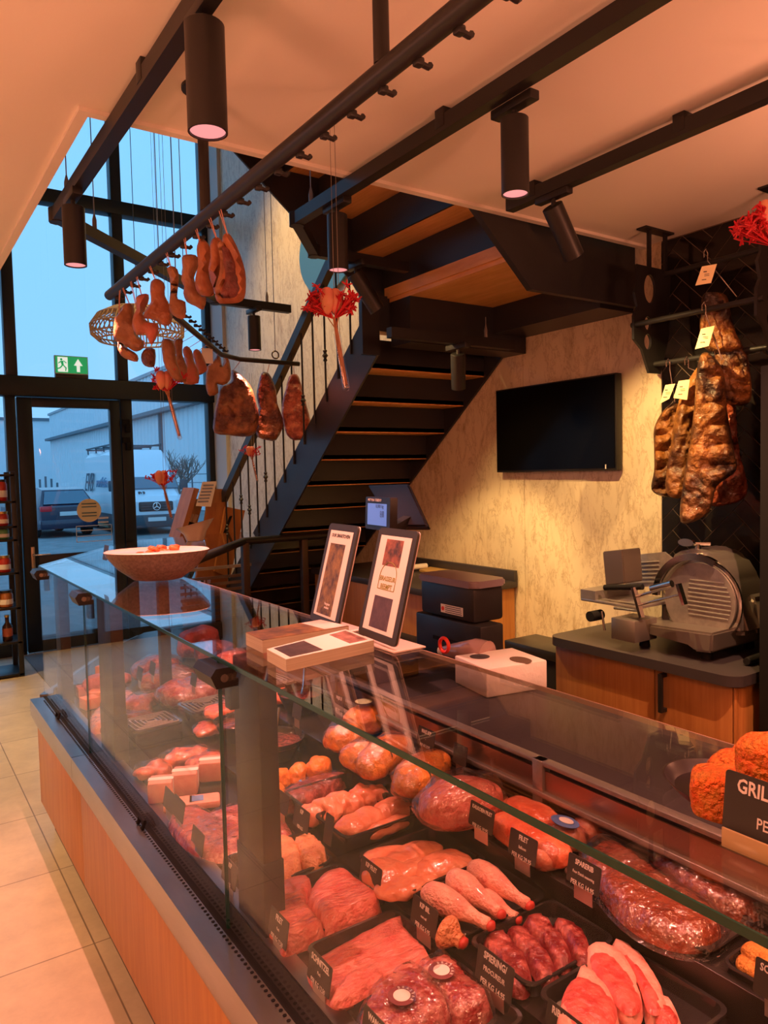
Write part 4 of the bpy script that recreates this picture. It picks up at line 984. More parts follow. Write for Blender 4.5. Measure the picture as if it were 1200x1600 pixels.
h2f('big dark marbled dry ham with amber fat, broadest of the hanging meats', [(361.7, 578.3), (371.7, 581.7), (386.7, 596.7), (395, 610), (400, 630), (405, 650), (401.7, 671.7), (395, 680), (380, 682.5), (356.7, 680), (335, 676.7), (333.3, 656.7), (338.3, 630), (344.2, 603.3), (355, 600), (361.7, 593.3)], 1.79, .14, M_DRY, False, seed=16, amp=.016, freq=12)
h2f('narrow dark dry ham with an amber edge beside the big dark ham', [(408.3, 583.3), (416.7, 581.7), (423.3, 588.3), (431.7, 610), (433.3, 630), (441.7, 653.3), (441.7, 668.3), (431.7, 687.5), (420, 688.3), (403.3, 683.3), (400, 671.7), (401.7, 656.7), (405, 640), (400.8, 620), (403.3, 601.7)], 1.98, .11, M_DRY, False, seed=17, amp=.014, freq=13)
h2f('crimson streaked dry ham at the right end of the bent rail', [(451.7, 588.3), (460, 584.2), (466.7, 588.3), (473.3, 610), (480, 636.7), (485.8, 660), (485, 680), (476.7, 685.8), (460, 688.3), (448.3, 680), (443.3, 663.3), (440, 646.7), (441.7, 625), (446.7, 606.7)], 2.14, .11, M_DRYR, False, seed=18, amp=.014, freq=13)
q = onplane((1.48, 3.75, 2.1), 324, 556); b = Vector((q.x, q.y, q.z)); f, u = vplane(b)
o = thing('price_card', 'small white card hanging among the reddish pieces on the bent rail', 'card', b)
obj('card', prism(NB(), [(-.028, -.04), (.028, -.04), (.028, .04), (-.028, .04)], frame((0, 0, 0), u, (0, 0, 1)), 0, .001), PAPER, o)
obj('string', tube(NB(), [(0, 0, .04), (.0, 0, 2.32-b.z)], .001, 4), STRING, o)

# dried flowers in hanging glass tubes
def flower(label, base, top_px, head_px, end_px, s=1.0, wires_to=None, n=58, seed=0, group='dried flowers in hanging glass tubes'):
    hd = onplane(base, *head_px); en = onplane(base, *end_px)
    t = thing('hanging_flower', label, 'dried flower', en, group=group); r_ = random.Random(seed)
    ax = (hd-en).normalized(); L = (hd-en).length
    g = NB(); tube(g, [(0, 0, 0), ax*L*.62], .011*s, 14, False)
    bmesh.ops.create_icosphere(g, subdivisions=2, radius=.011*s)
    obj('glass_tube', g, G_TUBE, t)
    bm = NB(); tube(bm, [ax*L*.03, ax*L*.5, ax*L*.8], [.007*s, .008*s, .005*s], 6)
    for k in range(6): tube(bm, [ax*L*.1, ax*L*.66, ax*L*.80+Vector((r_.uniform(-.02, .02), r_.uniform(-.02, .02), .0))*s], .0022*s, 4)
    obj('stem', bm, STEM, t)
    bm = NB()
    for k in range(n):
        sd = r_.uniform(-1, 1); sd += .35 if sd > 0 else -.35; d = (Vector((.83, -.56, 0))*sd*1.1+Vector((.56, .83, 0))*r_.uniform(-.55, .9)+Vector((0, 0, r_.uniform(.1, 1.2)))+ax*.4).normalized(); p = ax*L*.78; q = p+d*.10*s*r_.uniform(.5, 1.15)
        tube(bm, [p, q], .0016*s, 4)
        for j in range(7):
            c = q+Vector((r_.uniform(-1, 1), r_.uniform(-1, 1), r_.uniform(-1, 1)))*.016*s
            tube(bm, [q, c], [.0035*s, .002*s], 5)
    obj('red_sprays', bm, REDF, t)
    bm = NB()
    for sx_ in (-1, 1):
        g = bmesh.ops.create_icosphere(bm, subdivisions=3, radius=.030*s)
        for v in g['verts']: z = v.co.z/(.036*s); w = (1+.30*z) ; v.co = Vector((v.co.x*w*.8+sx_*.014*s, v.co.y*w*.75, v.co.z*1.45))+ax*L*.98
    obj('pink_head', bm, PINKF, t, 60)
    if wires_to:
        bm = NB()
        for k in (-.006, .010): tube(bm, [ax*L*.62+Vector((k, 0, 0)), Vector((en.x*0+k, 0, wires_to-en.z))+ax*L*.62*Vector((1, 1, 0)).length*0+Vector((ax.x*L*.62, ax.y*L*.62, 0))], .0010, 4)
        obj('hanging_wire', bm, WIRE, t)
    return t
flower('largest hanging dried flower in view, red sprays round a pink head, before the stair railing', (1.18, 1.945, 2.2), None, (517, 468), (541, 606), .95, 2.69, seed=1)
flower('small dried flower hanging at the far left below the tan slabs', (1.15, 3.4, 2.1), None, (256, 592), (281, 684), 1.0, 4.4, seed=2, n=24)
flower('small dried flower hanging in front of the van windscreen', (1.33, 4.6, 1.7), None, (252, 745), (268, 810), 1.05, 4.4, seed=3, n=22)
flower('small dried flower hanging before the balusters under the big dark ham', (2.0, 4.4, 1.9), None, (391, 704), (402, 752), .75, 2.3, seed=4, n=20)
flower('bright red dried flower with a large pink head, close by in the upper right corner', (1.95, .86, 2.15), None, (1200, 335), (1240, 560), .95, 2.69, n=60, seed=5)

# rattan pendant before the upper window
c = aY(6.0, 215, 508)
rp = thing('rattan_pendant', 'round woven rattan pendant lamp hanging before the upper window behind the hams', 'pendant lamp', (c.x, c.y, c.z))
bm = NB()
prof = [(.06, .135), (.20, .12), (.30, .07), (.355, -.01), (.35, -.08), (.30, -.125)]
for k in range(46):
    a = 2*math.pi*k/46; tube(bm, [(r_*math.cos(a), r_*math.sin(a), z) for r_, z in prof], .006, 4)
for r_, z in prof: tube(bm, [(r_*math.cos(a*math.pi/18), r_*math.sin(a*math.pi/18), z) for a in range(37)], .007, 5)
obj('shade', bm, RATT, rp); obj('cord', tube(NB(), [(0, 0, .13), (0, 0, 5.6-c.z)], .003, 5), BLK, rp)
obj('bulb', lathe(NB(), [(.001, -.06), (.03, -.045), (.04, -.01), (.02, .05), (.018, .13)], 16), PAPER, rp)

# exit sign on the door header
ex = thing('exit_sign', 'green and white emergency exit sign standing on the door header', 'exit sign', (1.59, 7.64, 2.625))
obj('foot', box(NB(), (-.15, -.02, 0), (.15, .03, .035), .003), PLAST, ex)
obj('housing', box(NB(), (-.152, -.015, .035), (.152, .02, .21), .003), mat('sign_case', (.5, .55, .55), .5), ex)
obj('face', box(NB(), (-.145, -.018, .045), (.145, -.0155, .203)), GREENEX, ex)
bm = NB(); f = frame((0, -.0195, 0), (1, 0, 0), (0, 0, 1))
prism(bm, [(.045, .06), (.075, .06), (.075, .12), (.10, .12), (.06, .185), (.02, .12), (.045, .12)], f, 0, .001)
o = obj('arrow', bm, EXITW, ex)
obj('door_symbol', prism(NB(), [(-.125, .055), (-.035, .055), (-.035, .195), (-.125, .195)], f, -.0005, .0005), EXITW, ex)
bm = NB(); f = frame((0, -.0215, 0), (1, 0, 0), (0, 0, 1))
prism(bm, [(-.092+.011*math.cos(a*math.pi/6), .172+.011*math.sin(a*math.pi/6)) for a in range(12)], f, 0, .001)
for p in ([(-.10, .158), (-.075, .16), (-.07, .115), (-.09, .108)], [(-.076, .158), (-.05, .135), (-.044, .142), (-.07, .163)], [(-.10, .156), (-.122, .138), (-.118, .13), (-.096, .146)], [(-.09, .118), (-.11, .095), (-.13, .088), (-.127, .078), (-.104, .084), (-.082, .108)], [(-.082, .118), (-.058, .09), (-.062, .062), (-.052, .062), (-.046, .094), (-.07, .12)]): prism(bm, p, f, 0, .001)
obj('running_figure', bm, GREENEX, ex)

# ---------------------------------------------------------------- what lies in the counter
ZF, ZM, ZR = .626, .662, .735
def black_tray(label, x0, x1, y0, y1, z, h=.034, group='black trays in the counter'):
    cx, cy = (x0+x1)/2, (y0+y1)/2; a, b = (x1-x0)/2, (y1-y0)/2
    bm = NB()
    prof = [(1.0, h), (1.0, h-.004), (.93, h-.006), (.88, .003), (.86, .001)]
    def ring(s_, z_, r_): return [bm.verts.new((x, y, z_)) for x, y in rrect(-a*s_, a*s_, -b*s_, b*s_, r_, 4)]
    rs = [ring(.90, .0005, .02), ring(.95, h-.008, .022), ring(1, h-.003, .024), ring(.99, h, .024), ring(.93, h, .022), ring(.87, .004, .02)]
    for i in range(len(rs)-1):
        n = len(rs[i])
        for k in range(n): bm.faces.new((rs[i][k], rs[i][(k+1) % n], rs[i+1][(k+1) % n], rs[i+1][k]))
    bm.faces.new(rs[0][::-1]); bm.faces.new(rs[-1])
    o = obj('black_tray', bm, TRAYM); o.location = (cx, cy, z+.0005); return tag(o, label, 'tray', group)
def slab(name, label, cat, ol, z, th, m, group=None, amp=.004, freq=22, seed=0, film=None, extra=(), tilt=0, step=.011, k=4):
    pts = [aZ(z+th*.6, *p) for p in ol]; c = sum(pts, Vector())/len(pts); c.z = z+.001
    loc = [(p.x-c.x, p.y-c.y) for p in pts]
    t = thing(name, label, cat, c, group=group)
    mm = Matrix.Rotation(tilt, 4, 'Y')
    obj('flesh', inflate(NB(), spline(loc, k), th, mm, step, amp, freq, seed, flat=1, edge=.013, round_=.3), m, t, 70)
    for nm, ol2, m2, th2 in extra:
        l2 = [aZ(z+th, *p) for p in ol2]; l2 = [(p.x-c.x, p.y-c.y) for p in l2]
        obj(nm, inflate(NB(), spline(l2, k), th2, Matrix.Translation((0, 0, th*.80)) @ mm, step*.8, amp*.6, freq*1.5, seed+5, flat=1, edge=.01), m2, t, 70)
    if film:
        l2 = [((x)*film, (y)*film) for x, y in loc]
        obj('plastic_film', inflate(NB(), spline(l2, k), th*1.12+.006, Matrix.Translation((0, 0, -.001)), step, .009, 30, seed+9, flat=1, edge=.03), FILM, t, 80)
    return t
def piece(name, label, cat, p, q, w, h, z, m, group=None, seed=0, amp=.006, taper=0, film=None, ex=2.4, freq=16):
    a, b = aZ(z+h*.5, *p), aZ(z+h*.5, *q); c = (a+b)/2; c.z = z+.001
    a = Vector((a.x, a.y, z+.001))-c; b = Vector((b.x, b.y, z+.001))-c
    t = thing(name, label, cat, c, group=group)
    obj('flesh', lump(NB(), a, b, w, h, seed, amp, freq, ex, taper), m, t, 70)
    if film: obj('plastic_film', lump(NB(), a*film, b*film, w*film, h*film, seed+4, .011, 24, 2.2), FILMC, t, 80)
    return t
LET = dict(depth=.0003)
CX = {.684: .655, .688: .655, .942: .905, .938: .905, .94: .905, 1.20: 1.165, 1.395: 1.35}
def card(lines, tl, X_, label, w=.086, h=.058, stand=True, group='black price cards', sizes=None, leaning=.18):
    """black card on a clip, facing the customers' side"""
    X_ = CX.get(X_, X_); p = aX(X_, *tl)
    t = thing('price_card', label, 'price card', (p.x, p.y-w/2, p.z-h), group=group)
    f = frame((0, 0, 0), (0, -1, 0), (leaning, 0, 1))
    q = rrect(-w/2, w/2, 0, h, .004, 3)
    obj('card', prism(NB(), q, f, -.0015, 0), CARD, t)
    z = h-.011
    for i, s in enumerate(lines):
        sz = (sizes[i] if sizes else (.0135 if i == 0 else .0105))
        sz = min(sz*1.18, w*1.9/max(len(s), 1))
        text('lettering', s, sz, CARDTX, t, f @ Matrix.Translation((0, z-sz*.1, .0002)), bold=.02 if i == 0 else .005, xs=.78, **LET)
        z -= (h-.016)/max(1, len(lines)-1) if len(lines) > 1 else 0
    if stand:
        bm = NB(); f2 = frame((0, 0, 0), (0, -1, 0), (0, 0, 1)); prism(bm, [(-w*.28, -.032), (w*.28, -.032), (w*.28, .006), (-w*.28, .006)], f2, -.004, -.003)
        obj('clip', bm, mat('clip_steel', (.6, .5, .45), .3, .8), t)
    return t

# front row
TG = 'black trays in the counter'
black_tray('black tray of pork schnitzel in the front row', .69, .925, 1.145, 1.352, ZF)
black_tray('black tray of two thick pork fillets in the front row', .69, .925, 1.375, 1.600, ZF)
black_tray('black tray of chicken thighs behind the dark glass post', .69, .925, 1.612, 1.80, ZF)
black_tray('black tray under the two clear meat bags at the front bottom', .69, .925, .93, 1.135, ZF)
black_tray('black tray at the very bottom, right of the meat bags', .74, .93, .70, .905, ZF)
z = ZF+.006
PK = M_PORK
slab('pork_schnitzel', 'large flat pork schnitzel slab filling its tray', 'meat', [(478, 1512), (515, 1488), (560, 1462), (625, 1432), (634, 1450), (655, 1470), (674, 1492), (650, 1510), (590, 1530), (540, 1565), (508, 1556)], z, .034, PK, 'pork schnitzels', seed=21)
slab('pork_schnitzel', 'second pork schnitzel slab lying on top at the near side of its tray', 'meat', [(545, 1520), (600, 1500), (655, 1482), (676, 1500), (645, 1520), (590, 1540), (545, 1565), (515, 1560)], z+.028, .020, PK, 'pork schnitzels', seed=22)
slab('pork_fillet', 'thick pork fillet on the left of the two-fillet tray', 'meat', [(402, 1402), (430, 1386), (475, 1374), (492, 1388), (480, 1410), (498, 1438), (510, 1455), (475, 1466), (442, 1477), (430, 1455), (404, 1432)], z, .05, PK, 'thick pork fillets', seed=23)
slab('pork_fillet', 'thick pork fillet on the right of the two-fillet tray', 'meat', [(478, 1403), (502, 1372), (540, 1362), (562, 1378), (597, 1408), (560, 1430), (510, 1449), (490, 1430)], z+.006, .052, PK, 'thick pork fillets', seed=24)
for i, (lb, ol) in enumerate((('leftmost', [(396, 1342), (418, 1332), (440, 1368), (432, 1390), (402, 1396), (390, 1370)]), ('middle', [(408, 1326), (440, 1310), (465, 1320), (473, 1345), (460, 1370), (438, 1384), (424, 1350)]), ('rightmost', [(455, 1318), (482, 1308), (507, 1325), (511, 1345), (492, 1358), (470, 1348)]))):
    slab('chicken_thigh', lb+' folded chicken thigh in the tray behind the glass post', 'chicken', ol, z, .045, M_SKIN, 'chicken thighs', seed=26+i, amp=.006)
for i, (lb, ol) in enumerate((('left clear vacuum bag of red meat lying at the bottom of the counter', [(560, 1590), (590, 1540), (640, 1512), (690, 1545), (705, 1590), (640, 1625), (580, 1625)]), ('right clear vacuum bag of red meat, its pointed corner sticking up', [(650, 1525), (695, 1498), (745, 1540), (770, 1570), (720, 1595), (690, 1570)]))):
    t = slab('meat_bag', lb, 'packed meat', ol, z+.004, .042, M_REDM, 'vacuum bags of red meat', seed=30+i, film=1.12)
    for ch in t.children:
        if ch.name.startswith('plastic_film'): ch.data.materials[0] = FILMC
    o3 = aZ(z+.05, *((628, 1562) if i == 0 else (690, 1522)))-t.location
    o3.z = .052
    lab = obj('round_label', lathe(NB(), [(.001, 0), (.026, 0), (.026, .0012), (.001, .0012)], 28, o3), mat('label_maroon', (.20, .04, .05), .5), t)
    obj('label_centre', lathe(NB(), [(.001, .0013), (.016, .0013), (.016, .002), (.001, .002)], 24, o3), PAPER, lab)
    for k, chh in enumerate('BRASVAR'):
        a = R(160-23*k); text('lettering', chh, .0085, PAPER, lab, Matrix.Translation(o3+Vector((0, 0, .0016))) @ Matrix.Rotation(-math.pi/2, 4, 'Z') @ Matrix.Translation((.0207*math.cos(a), .0207*math.sin(a), 0)) @ Matrix.Rotation(a-math.pi/2, 4, 'Z'), depth=.0002)
slab('vacuum_pack', 'flat clear pack of pale red meat between the two glass posts', 'packed meat', [(300, 1288), (350, 1262), (400, 1256), (432, 1265), (460, 1308), (410, 1330), (350, 1340), (312, 1330)], z, .03, M_REDM, 'clear packs of meat', seed=33, film=1.06)
slab('vacuum_pack', 'flat clear pack of pink meat just left of the near glass post', 'packed meat', [(262, 1280), (300, 1262), (342, 1280), (352, 1315), (320, 1335), (285, 1315)], z, .03, M_PORKD, 'clear packs of meat', seed=34, film=1.06)
for i, (p, s_, lb) in enumerate((((252, 1232), .075, 'leftmost pink wrapped block in the row behind two cards'), ((290, 1220), .08, 'middle pink wrapped block with a printed band'), ((330, 1200), .075, 'rear pink wrapped block touching the near glass post'))):
    c = aZ(z+.035, *p); t = thing('wrapped_block', lb, 'packed meat', (c.x, c.y, z), R(-25), group='pink wrapped blocks')
    obj('block', box(NB(), (-s_/2, -s_/2, 0), (s_/2, s_/2, s_*.9), .008), M_PATE, t)
    bm = NB(); box(bm, (-s_/2-.0008, -s_*.15, s_*.25), (s_/2+.0008, s_*.15, s_*.9+.0008)); obj('paper_band', bm, PAPER, t)
for i, (p, lb) in enumerate((((282, 1252), 'pale flat pack with a yellow label below the pink blocks'), ((318, 1248), 'pale flat pack with a blue label below the pink blocks'))):
    c = aZ(z+.02, *p); t = thing('flat_pack', lb, 'packed meat', (c.x, c.y, z), R(-20))
    obj('pack', box(NB(), (-.05, -.035, 0), (.05, .035, .024), .008), M_PATE, t)
    obj('label', box(NB(), (-.035, -.02, .0242), (.0, .02, .025)), mat('pack_label', ((.8, .6, .15) if i == 0 else (.12, .25, .55)), .5), t)
for i, (p, q, lb) in enumerate((((212, 1208), (262, 1192), 'bagged orange meat at the left end behind the glass'), ((250, 1185), (330, 1172), 'bagged orange meat lying across behind the other orange bag'), ((300, 1200), (345, 1178), 'short bagged orange meat beside the far glass post edge'))):
    piece('packed_sausage', lb, 'packed meat', p, q, .11, .06, z, M_ROLL, 'bagged orange meats', 36+i, .022, film=1.1, freq=14)
# middle row
for lb, y0, y1 in (('black tray of chicken breast fillets marked with the KIP FILET card', 1.33, 1.55), ('black tray of chicken drumsticks', 1.135, 1.322), ('black tray of dark red neck steaks', .945, 1.125), ('black tray of pork rib chops at the bottom', .70, .935)):
    black_tray(lb, .945, 1.195, y0, y1, ZM)
black_tray('deep black tray of two smooth chicken breasts', .945, 1.195, 1.60, 1.775, ZM, .05)
black_tray('deep black tray of small chicken pieces behind the breasts', .945, 1.195, 1.785, 1.96, ZM, .05)
z = ZM+.006
for i, (p, q, w, h, lb) in enumerate((((570, 1352), (690, 1318), .095, .05, 'raw chicken fillet at the back of the KIP FILET tray'), ((572, 1378), (665, 1338), .085, .052, 'raw chicken fillet on the left of the KIP FILET tray'), ((640, 1362), (735, 1340), .08, .05, 'raw chicken fillet on the right of the KIP FILET tray'), ((590, 1398), (680, 1368), .07, .045, 'rounded raw chicken fillet at the near edge of the KIP FILET tray'))):
    piece('chicken_fillet', lb, 'chicken', p, q, w*1.18, h, z, M_CHICK, 'chicken fillets', 40+i, .014, taper=-.25, freq=13)
def drum(lb, p, q, r0, z, seed, skinm=M_LEG):
    a, b = aZ(z+.03, *p), aZ(z+.025, *q); c = (a+b)/2; c.z = z+.001
    A = Vector((a.x-c.x, a.y-c.y, r0*.92)); B = Vector((b.x-c.x, b.y-c.y, r0*.62))
    t = thing('chicken_drumstick', lb, 'chicken', c, group='chicken drumsticks')
    L = [0, .03, .1, .22, .38, .55, .7, .82, .9, .97, 1]; rr = [.15, .55, .85, 1, .98, .8, .56, .42, .42, .44, .3]
    bm = tube(NB(), [A.lerp(B, x) for x in L], [r0*x for x in rr], 18)
    for v in bm.verts:
        n = noise.noise((v.co+Vector((seed, 0, 0)))*40)*.0022; v.co += (v.co-A.lerp(B, .5)).normalized()*n
    bmesh.ops.subdivide_edges(bm, edges=bm.edges[:], cuts=1, use_grid_fill=True, smooth=.3)
    obj('flesh', bm, skinm, t, 80)
    d = (B-A).normalized()
    bm = lump(NB(), B-d*.006-Vector((0, 0, r0*.3)), B+d*.010-Vector((0, 0, r0*.3)), r0*.8, r0*.75, seed, .002, 60, sub=2); obj('bone_end', bm, M_BONE, t, 80)
drum('drumstick lying lowest in the pile, at the near edge', (690, 1452), (722, 1470), .034, z, 3, M_SKIN)
drum('drumstick under the pile at the right', (745, 1402), (808, 1432), .030, z, 4)
drum('nearest drumstick on top of the pile, its red bone end at the lower right', (662, 1390), (765, 1442), .031, z+.026, 5)
drum('middle drumstick on top of the pile', (702, 1368), (782, 1424), .031, z+.030, 6)
drum('farthest drumstick on top of the pile', (735, 1352), (826, 1410), .030, z+.028, 7)
for i, (lb, ol) in enumerate((('leftmost', [(752, 1470), (785, 1455), (802, 1470), (826, 1500), (832, 1535), (816, 1552), (782, 1535), (772, 1500)]), ('second', [(790, 1456), (820, 1449), (846, 1475), (872, 1512), (872, 1530), (846, 1534), (825, 1505)]), ('third', [(816, 1437), (850, 1431), (882, 1465), (896, 1498), (876, 1513), (850, 1480)]), ('rightmost', [(860, 1438), (900, 1445), (921, 1470), (922, 1503), (896, 1494), (880, 1465)]))):
    slab('neck_steak', lb+' dark red neck steak in the fanned row of four', 'meat', ol, z+.007*i, .024, M_BEEF, 'neck steaks', .004, 24, 46+i)
CH = [[(905, 1508), (938, 1528), (962, 1565), (966, 1605), (925, 1622), (880, 1612), (868, 1580), (888, 1555)],
      [(915, 1478), (948, 1476), (982, 1500), (1002, 1545), (1004, 1580), (985, 1598), (962, 1580), (938, 1535), (918, 1505)],
      [(950, 1470), (985, 1478), (1025, 1522), (1044, 1568), (1042, 1588), (1012, 1592), (1000, 1550), (975, 1502)],
      [(1018, 1560), (1045, 1562), (1064, 1585), (1060, 1606), (1035, 1612), (1018, 1595)]]
LN = [[(905, 1535), (932, 1545), (950, 1570), (945, 1595), (915, 1600), (893, 1585), (890, 1560)], [(935, 1500), (958, 1502), (980, 1530), (990, 1562), (975, 1572), (955, 1550), (938, 1522)], [(980, 1498), (1003, 1518), (1025, 1555), (1024, 1572), (1010, 1568), (1000, 1535)], [(1030, 1572), (1048, 1578), (1054, 1592), (1042, 1602), (1030, 1595)]]
LN = [[(sum(p[0] for p in l)/len(l)+(x-sum(p[0] for p in l)/len(l))*1.42, sum(p[1] for p in l)/len(l)+(y-sum(p[1] for p in l)/len(l))*1.30) for x, y in l] for l in LN]
for i, lb in enumerate(('nearest pork rib chop, its round pale-red eye facing up', 'second pork rib chop of the overlapping row', 'third pork rib chop, with a pale fat edge on the right', 'small end chop sticking out at the right of the row')):
    slab('pork_chop', lb, 'meat', CH[i], z+.030-.008*i, .030, M_FAT, 'pork rib chops', .003, 24, 52+i, extra=(('lean_eye', LN[i], M_PORKD, .010),))
for i, (p, q, w, lb) in enumerate((((530, 1298), (592, 1268), .095, 'smooth raw chicken breast on the left of its deep tray'), ((578, 1276), (644, 1252), .09, 'smooth raw chicken breast on the right of its deep tray'), ((560, 1306), (645, 1276), .05, 'pale chicken strip along the near edge of the deep tray'))):
    piece('chicken_breast', lb, 'chicken', p, q, w, .065 if i < 2 else .04, z+.006, M_CHICK, 'chicken breasts', 58+i, .012, taper=.12, freq=12)
for i, p in enumerate(((492, 1266), (512, 1262), (530, 1253), (548, 1252), (566, 1243), (582, 1238))):
    piece('chicken_piece', ('first', 'second', 'third', 'fourth', 'fifth', 'sixth')[i]+' small raw chicken piece from the left in the deep tray', 'chicken', (p[0]-20, p[1]+7), (p[0]+20, p[1]-7), .085, .062, z+.006, M_CHICK, 'small chicken pieces', 62+i, .016, freq=18)
for i, (p, q, lb) in enumerate((((398, 1222), (428, 1242), 'leftmost yellow corn-fed chicken leg beside the near post'), ((425, 1212), (452, 1215), 'second yellow chicken leg from the near post'), ((455, 1205), (480, 1205), 'third yellow chicken leg from the near post'), ((478, 1196), (516, 1200), 'rightmost yellow chicken leg with an orange top'))):
    piece('corn_chicken_leg', lb, 'chicken', p, q, .105, .085, z, M_YELL, 'yellow chicken legs', 70+i, .016, freq=14)
slab('vacuum_pack', 'clear pack of dark red meat below the yellow chicken legs', 'packed meat', [(430, 1250), (470, 1225), (515, 1212), (545, 1215), (520, 1232), (460, 1258)], z, .04, M_BEEF, 'clear packs of meat', seed=75, film=1.08)
# rear step
z = ZR+.001
for i, (p, q, w, h, lb) in enumerate((((512, 1155), (562, 1138), .125, .11, 'leftmost whole yellow chicken on the rear step'), ((540, 1128), (596, 1112), .125, .115, 'whole yellow chicken with a white and green label at the back'), ((540, 1185), (585, 1168), .12, .10, 'yellow chicken wrapped beside the black-labelled one'), ((568, 1198), (632, 1152), .125, .115, 'whole yellow chicken with a black label, left of two'), ((625, 1228), (690, 1180), .125, .115, 'whole yellow chicken with a black label, right of two'))):
    t = piece('whole_chicken', lb, 'chicken', p, q, w, h, z, M_YELL, 'whole yellow chickens', 80+i, .010, film=1.06 if i != 1 else None, freq=13)
    if i in (3, 4):
        fl = frame((-.050, -.050, .058), (.70, -.71, 0), (.30, .30, 1)); bm = prism(NB(), rrect(-.036, .036, -.027, .027, .016, 5), fl, .0, .0015); lb_ = obj('black_label', bm, CARD, t)
        for k, (s, y_) in enumerate((('PIROT', .014), ('DUBOI', .002), ('KIP', -.012))): text('lettering', s, .012, PAPER, lb_, fl @ Matrix.Translation((0, y_, .0017)), bold=.01, depth=.0002)
    if i == 1: obj('label', lathe(NB(), [(.001, h+.001), (.03, h-.004), (.03, h-.003), (.001, h+.002)], 20), mat('green_label', (.55, .6, .35), .5), t)
piece('ham_joint', 'large pink ham joint in a clear net bag in the middle of the rear step', 'packed meat', (662, 1262), (775, 1228), .155, .14, z, M_PORK, None, 88, .012, film=1.12, freq=10)
bm = NB(); p = aZ(.86, 735, 1150); tube(bm, [p+Vector((.03*math.cos(a*math.pi/8), .018*math.sin(a*math.pi/8), 0)) for a in range(17)], .003, 6)
for i, (p, q, lb) in enumerate((((772, 1276), (888, 1340), 'orange-pink cured roll nearest the FILET card'), ((790, 1252), (870, 1290), 'orange-pink cured roll behind the nearest roll'))):
    piece('cured_roll', lb, 'cured meat', p, q, .085, .075, z, M_ROLL, 'cured rolls', 90+i, .004, ex=3.2)
for i, (p, q, lb) in enumerate((((862, 1292), (905, 1318), 'clear packed chicken with a blue oval label'), ((905, 1280), (945, 1300), 'clear packed chicken with a dark blue label at the back'))):
    t = piece('packed_chicken', lb, 'packed meat', p, q, .09, .06, z, M_CHICK, 'packed chicken parts', 92+i, .008, film=1.14)
    lb_ = obj('oval_label', lathe(NB(), [(.001, .066), (.034, .062), (.034, .0632), (.001, .0672)], 24, (0, 0, 0), .75, 1.15), mat('label_blue', (.10, .20, .50), .4), t)
    obj('label_picture', lathe(NB(), [(.001, .0680), (.018, .0660), (.018, .0670), (.001, .0690)], 20, (.0, -.004, 0), .7, 1.15), PAPER, lb_)
piece('meat_cup', 'small clear packed chicken piece in front of the blue oval label', 'packed meat', (842, 1330), (862, 1350), .07, .055, z, M_CHICK, 'packed chicken parts', 95, .008, film=1.12)
black_tray('long black tray of marinated spare ribs on the rear step', 1.215, 1.385, .76, 1.12, ZR+.0005, .02)
for i, (ol, lb) in enumerate((([(912, 1338), (960, 1316), (1040, 1370), (1125, 1430), (1100, 1470), (1030, 1462), (960, 1415)], 'vacuum bag of brown marinated spare ribs at the front of the rear tray'), ([(1000, 1318), (1040, 1312), (1110, 1350), (1185, 1395), (1190, 1420), (1130, 1420), (1060, 1380)], 'vacuum bag of brown marinated spare ribs at the back of the rear tray'))):
    t = slab('sparerib_bag', lb, 'packed meat', ol, ZR+.006, .04, M_RIBM, 'vacuum bags of spare ribs', .007, 26, 96+i, film=1.13)
    for ch in t.children:
        if ch.name.startswith('plastic_film'): ch.data.materials[0] = FILMC
for i, (p, q, lb) in enumerate((((1165, 1520), (1215, 1500), 'golden breaded schnitzel lying lower behind its card'), ((1172, 1498), (1215, 1488), 'golden breaded schnitzel lying upper behind its card'))):
    piece('breaded_schnitzel', lb, 'meat', p, q, .08, .035, z+.012*i, M_CRUMBY, 'breaded schnitzels', 98+i, .006)
black_tray('black tray under the golden breaded schnitzels at the right edge', 1.215, 1.38, .58, .74, ZR+.0003, .018)

# farther along: bowls, lidded trays, bags and plates
for i, (x, y, r_, zz, lb) in enumerate(((1.10, 2.33, .105, ZM, 'dark bowl of salad with a spoon, nearest the glass post'), (1.08, 2.57, .10, ZM, 'dark bowl of salad with a spoon, second behind the post'), (1.31, 2.52, .09, ZR, 'dark bowl of salad on the rear step behind the other two'))):
    t = thing('salad_bowl', lb, 'bowl', (x, y, zz), group='dark salad bowls')
    obj('bowl', lathe(NB(), [(r_*.5, .001), (r_*.62, .002), (r_*.95, .06), (r_, .075), (r_*1.03, .076), (r_*.97, .072), (r_*.88, .052)], 32), mat('bowl_black', (.02, .018, .016), .18, coat=.4), t)
    bm = lathe(NB(), [(.001, .066), (r_*.5, .063), (r_*.93, .055)], 28)
    for v in bm.verts: v.co.z += noise.noise(v.co*60)*.006
    obj('salad', bm, M_SALAD, t)
    bm = NB(); tube(bm, [(-.01, -.02, .07), (.02, .02, .09), (.07, .10, .135)], [.006, .004, .006], 8); obj('spoon', bm, CHROME, t)
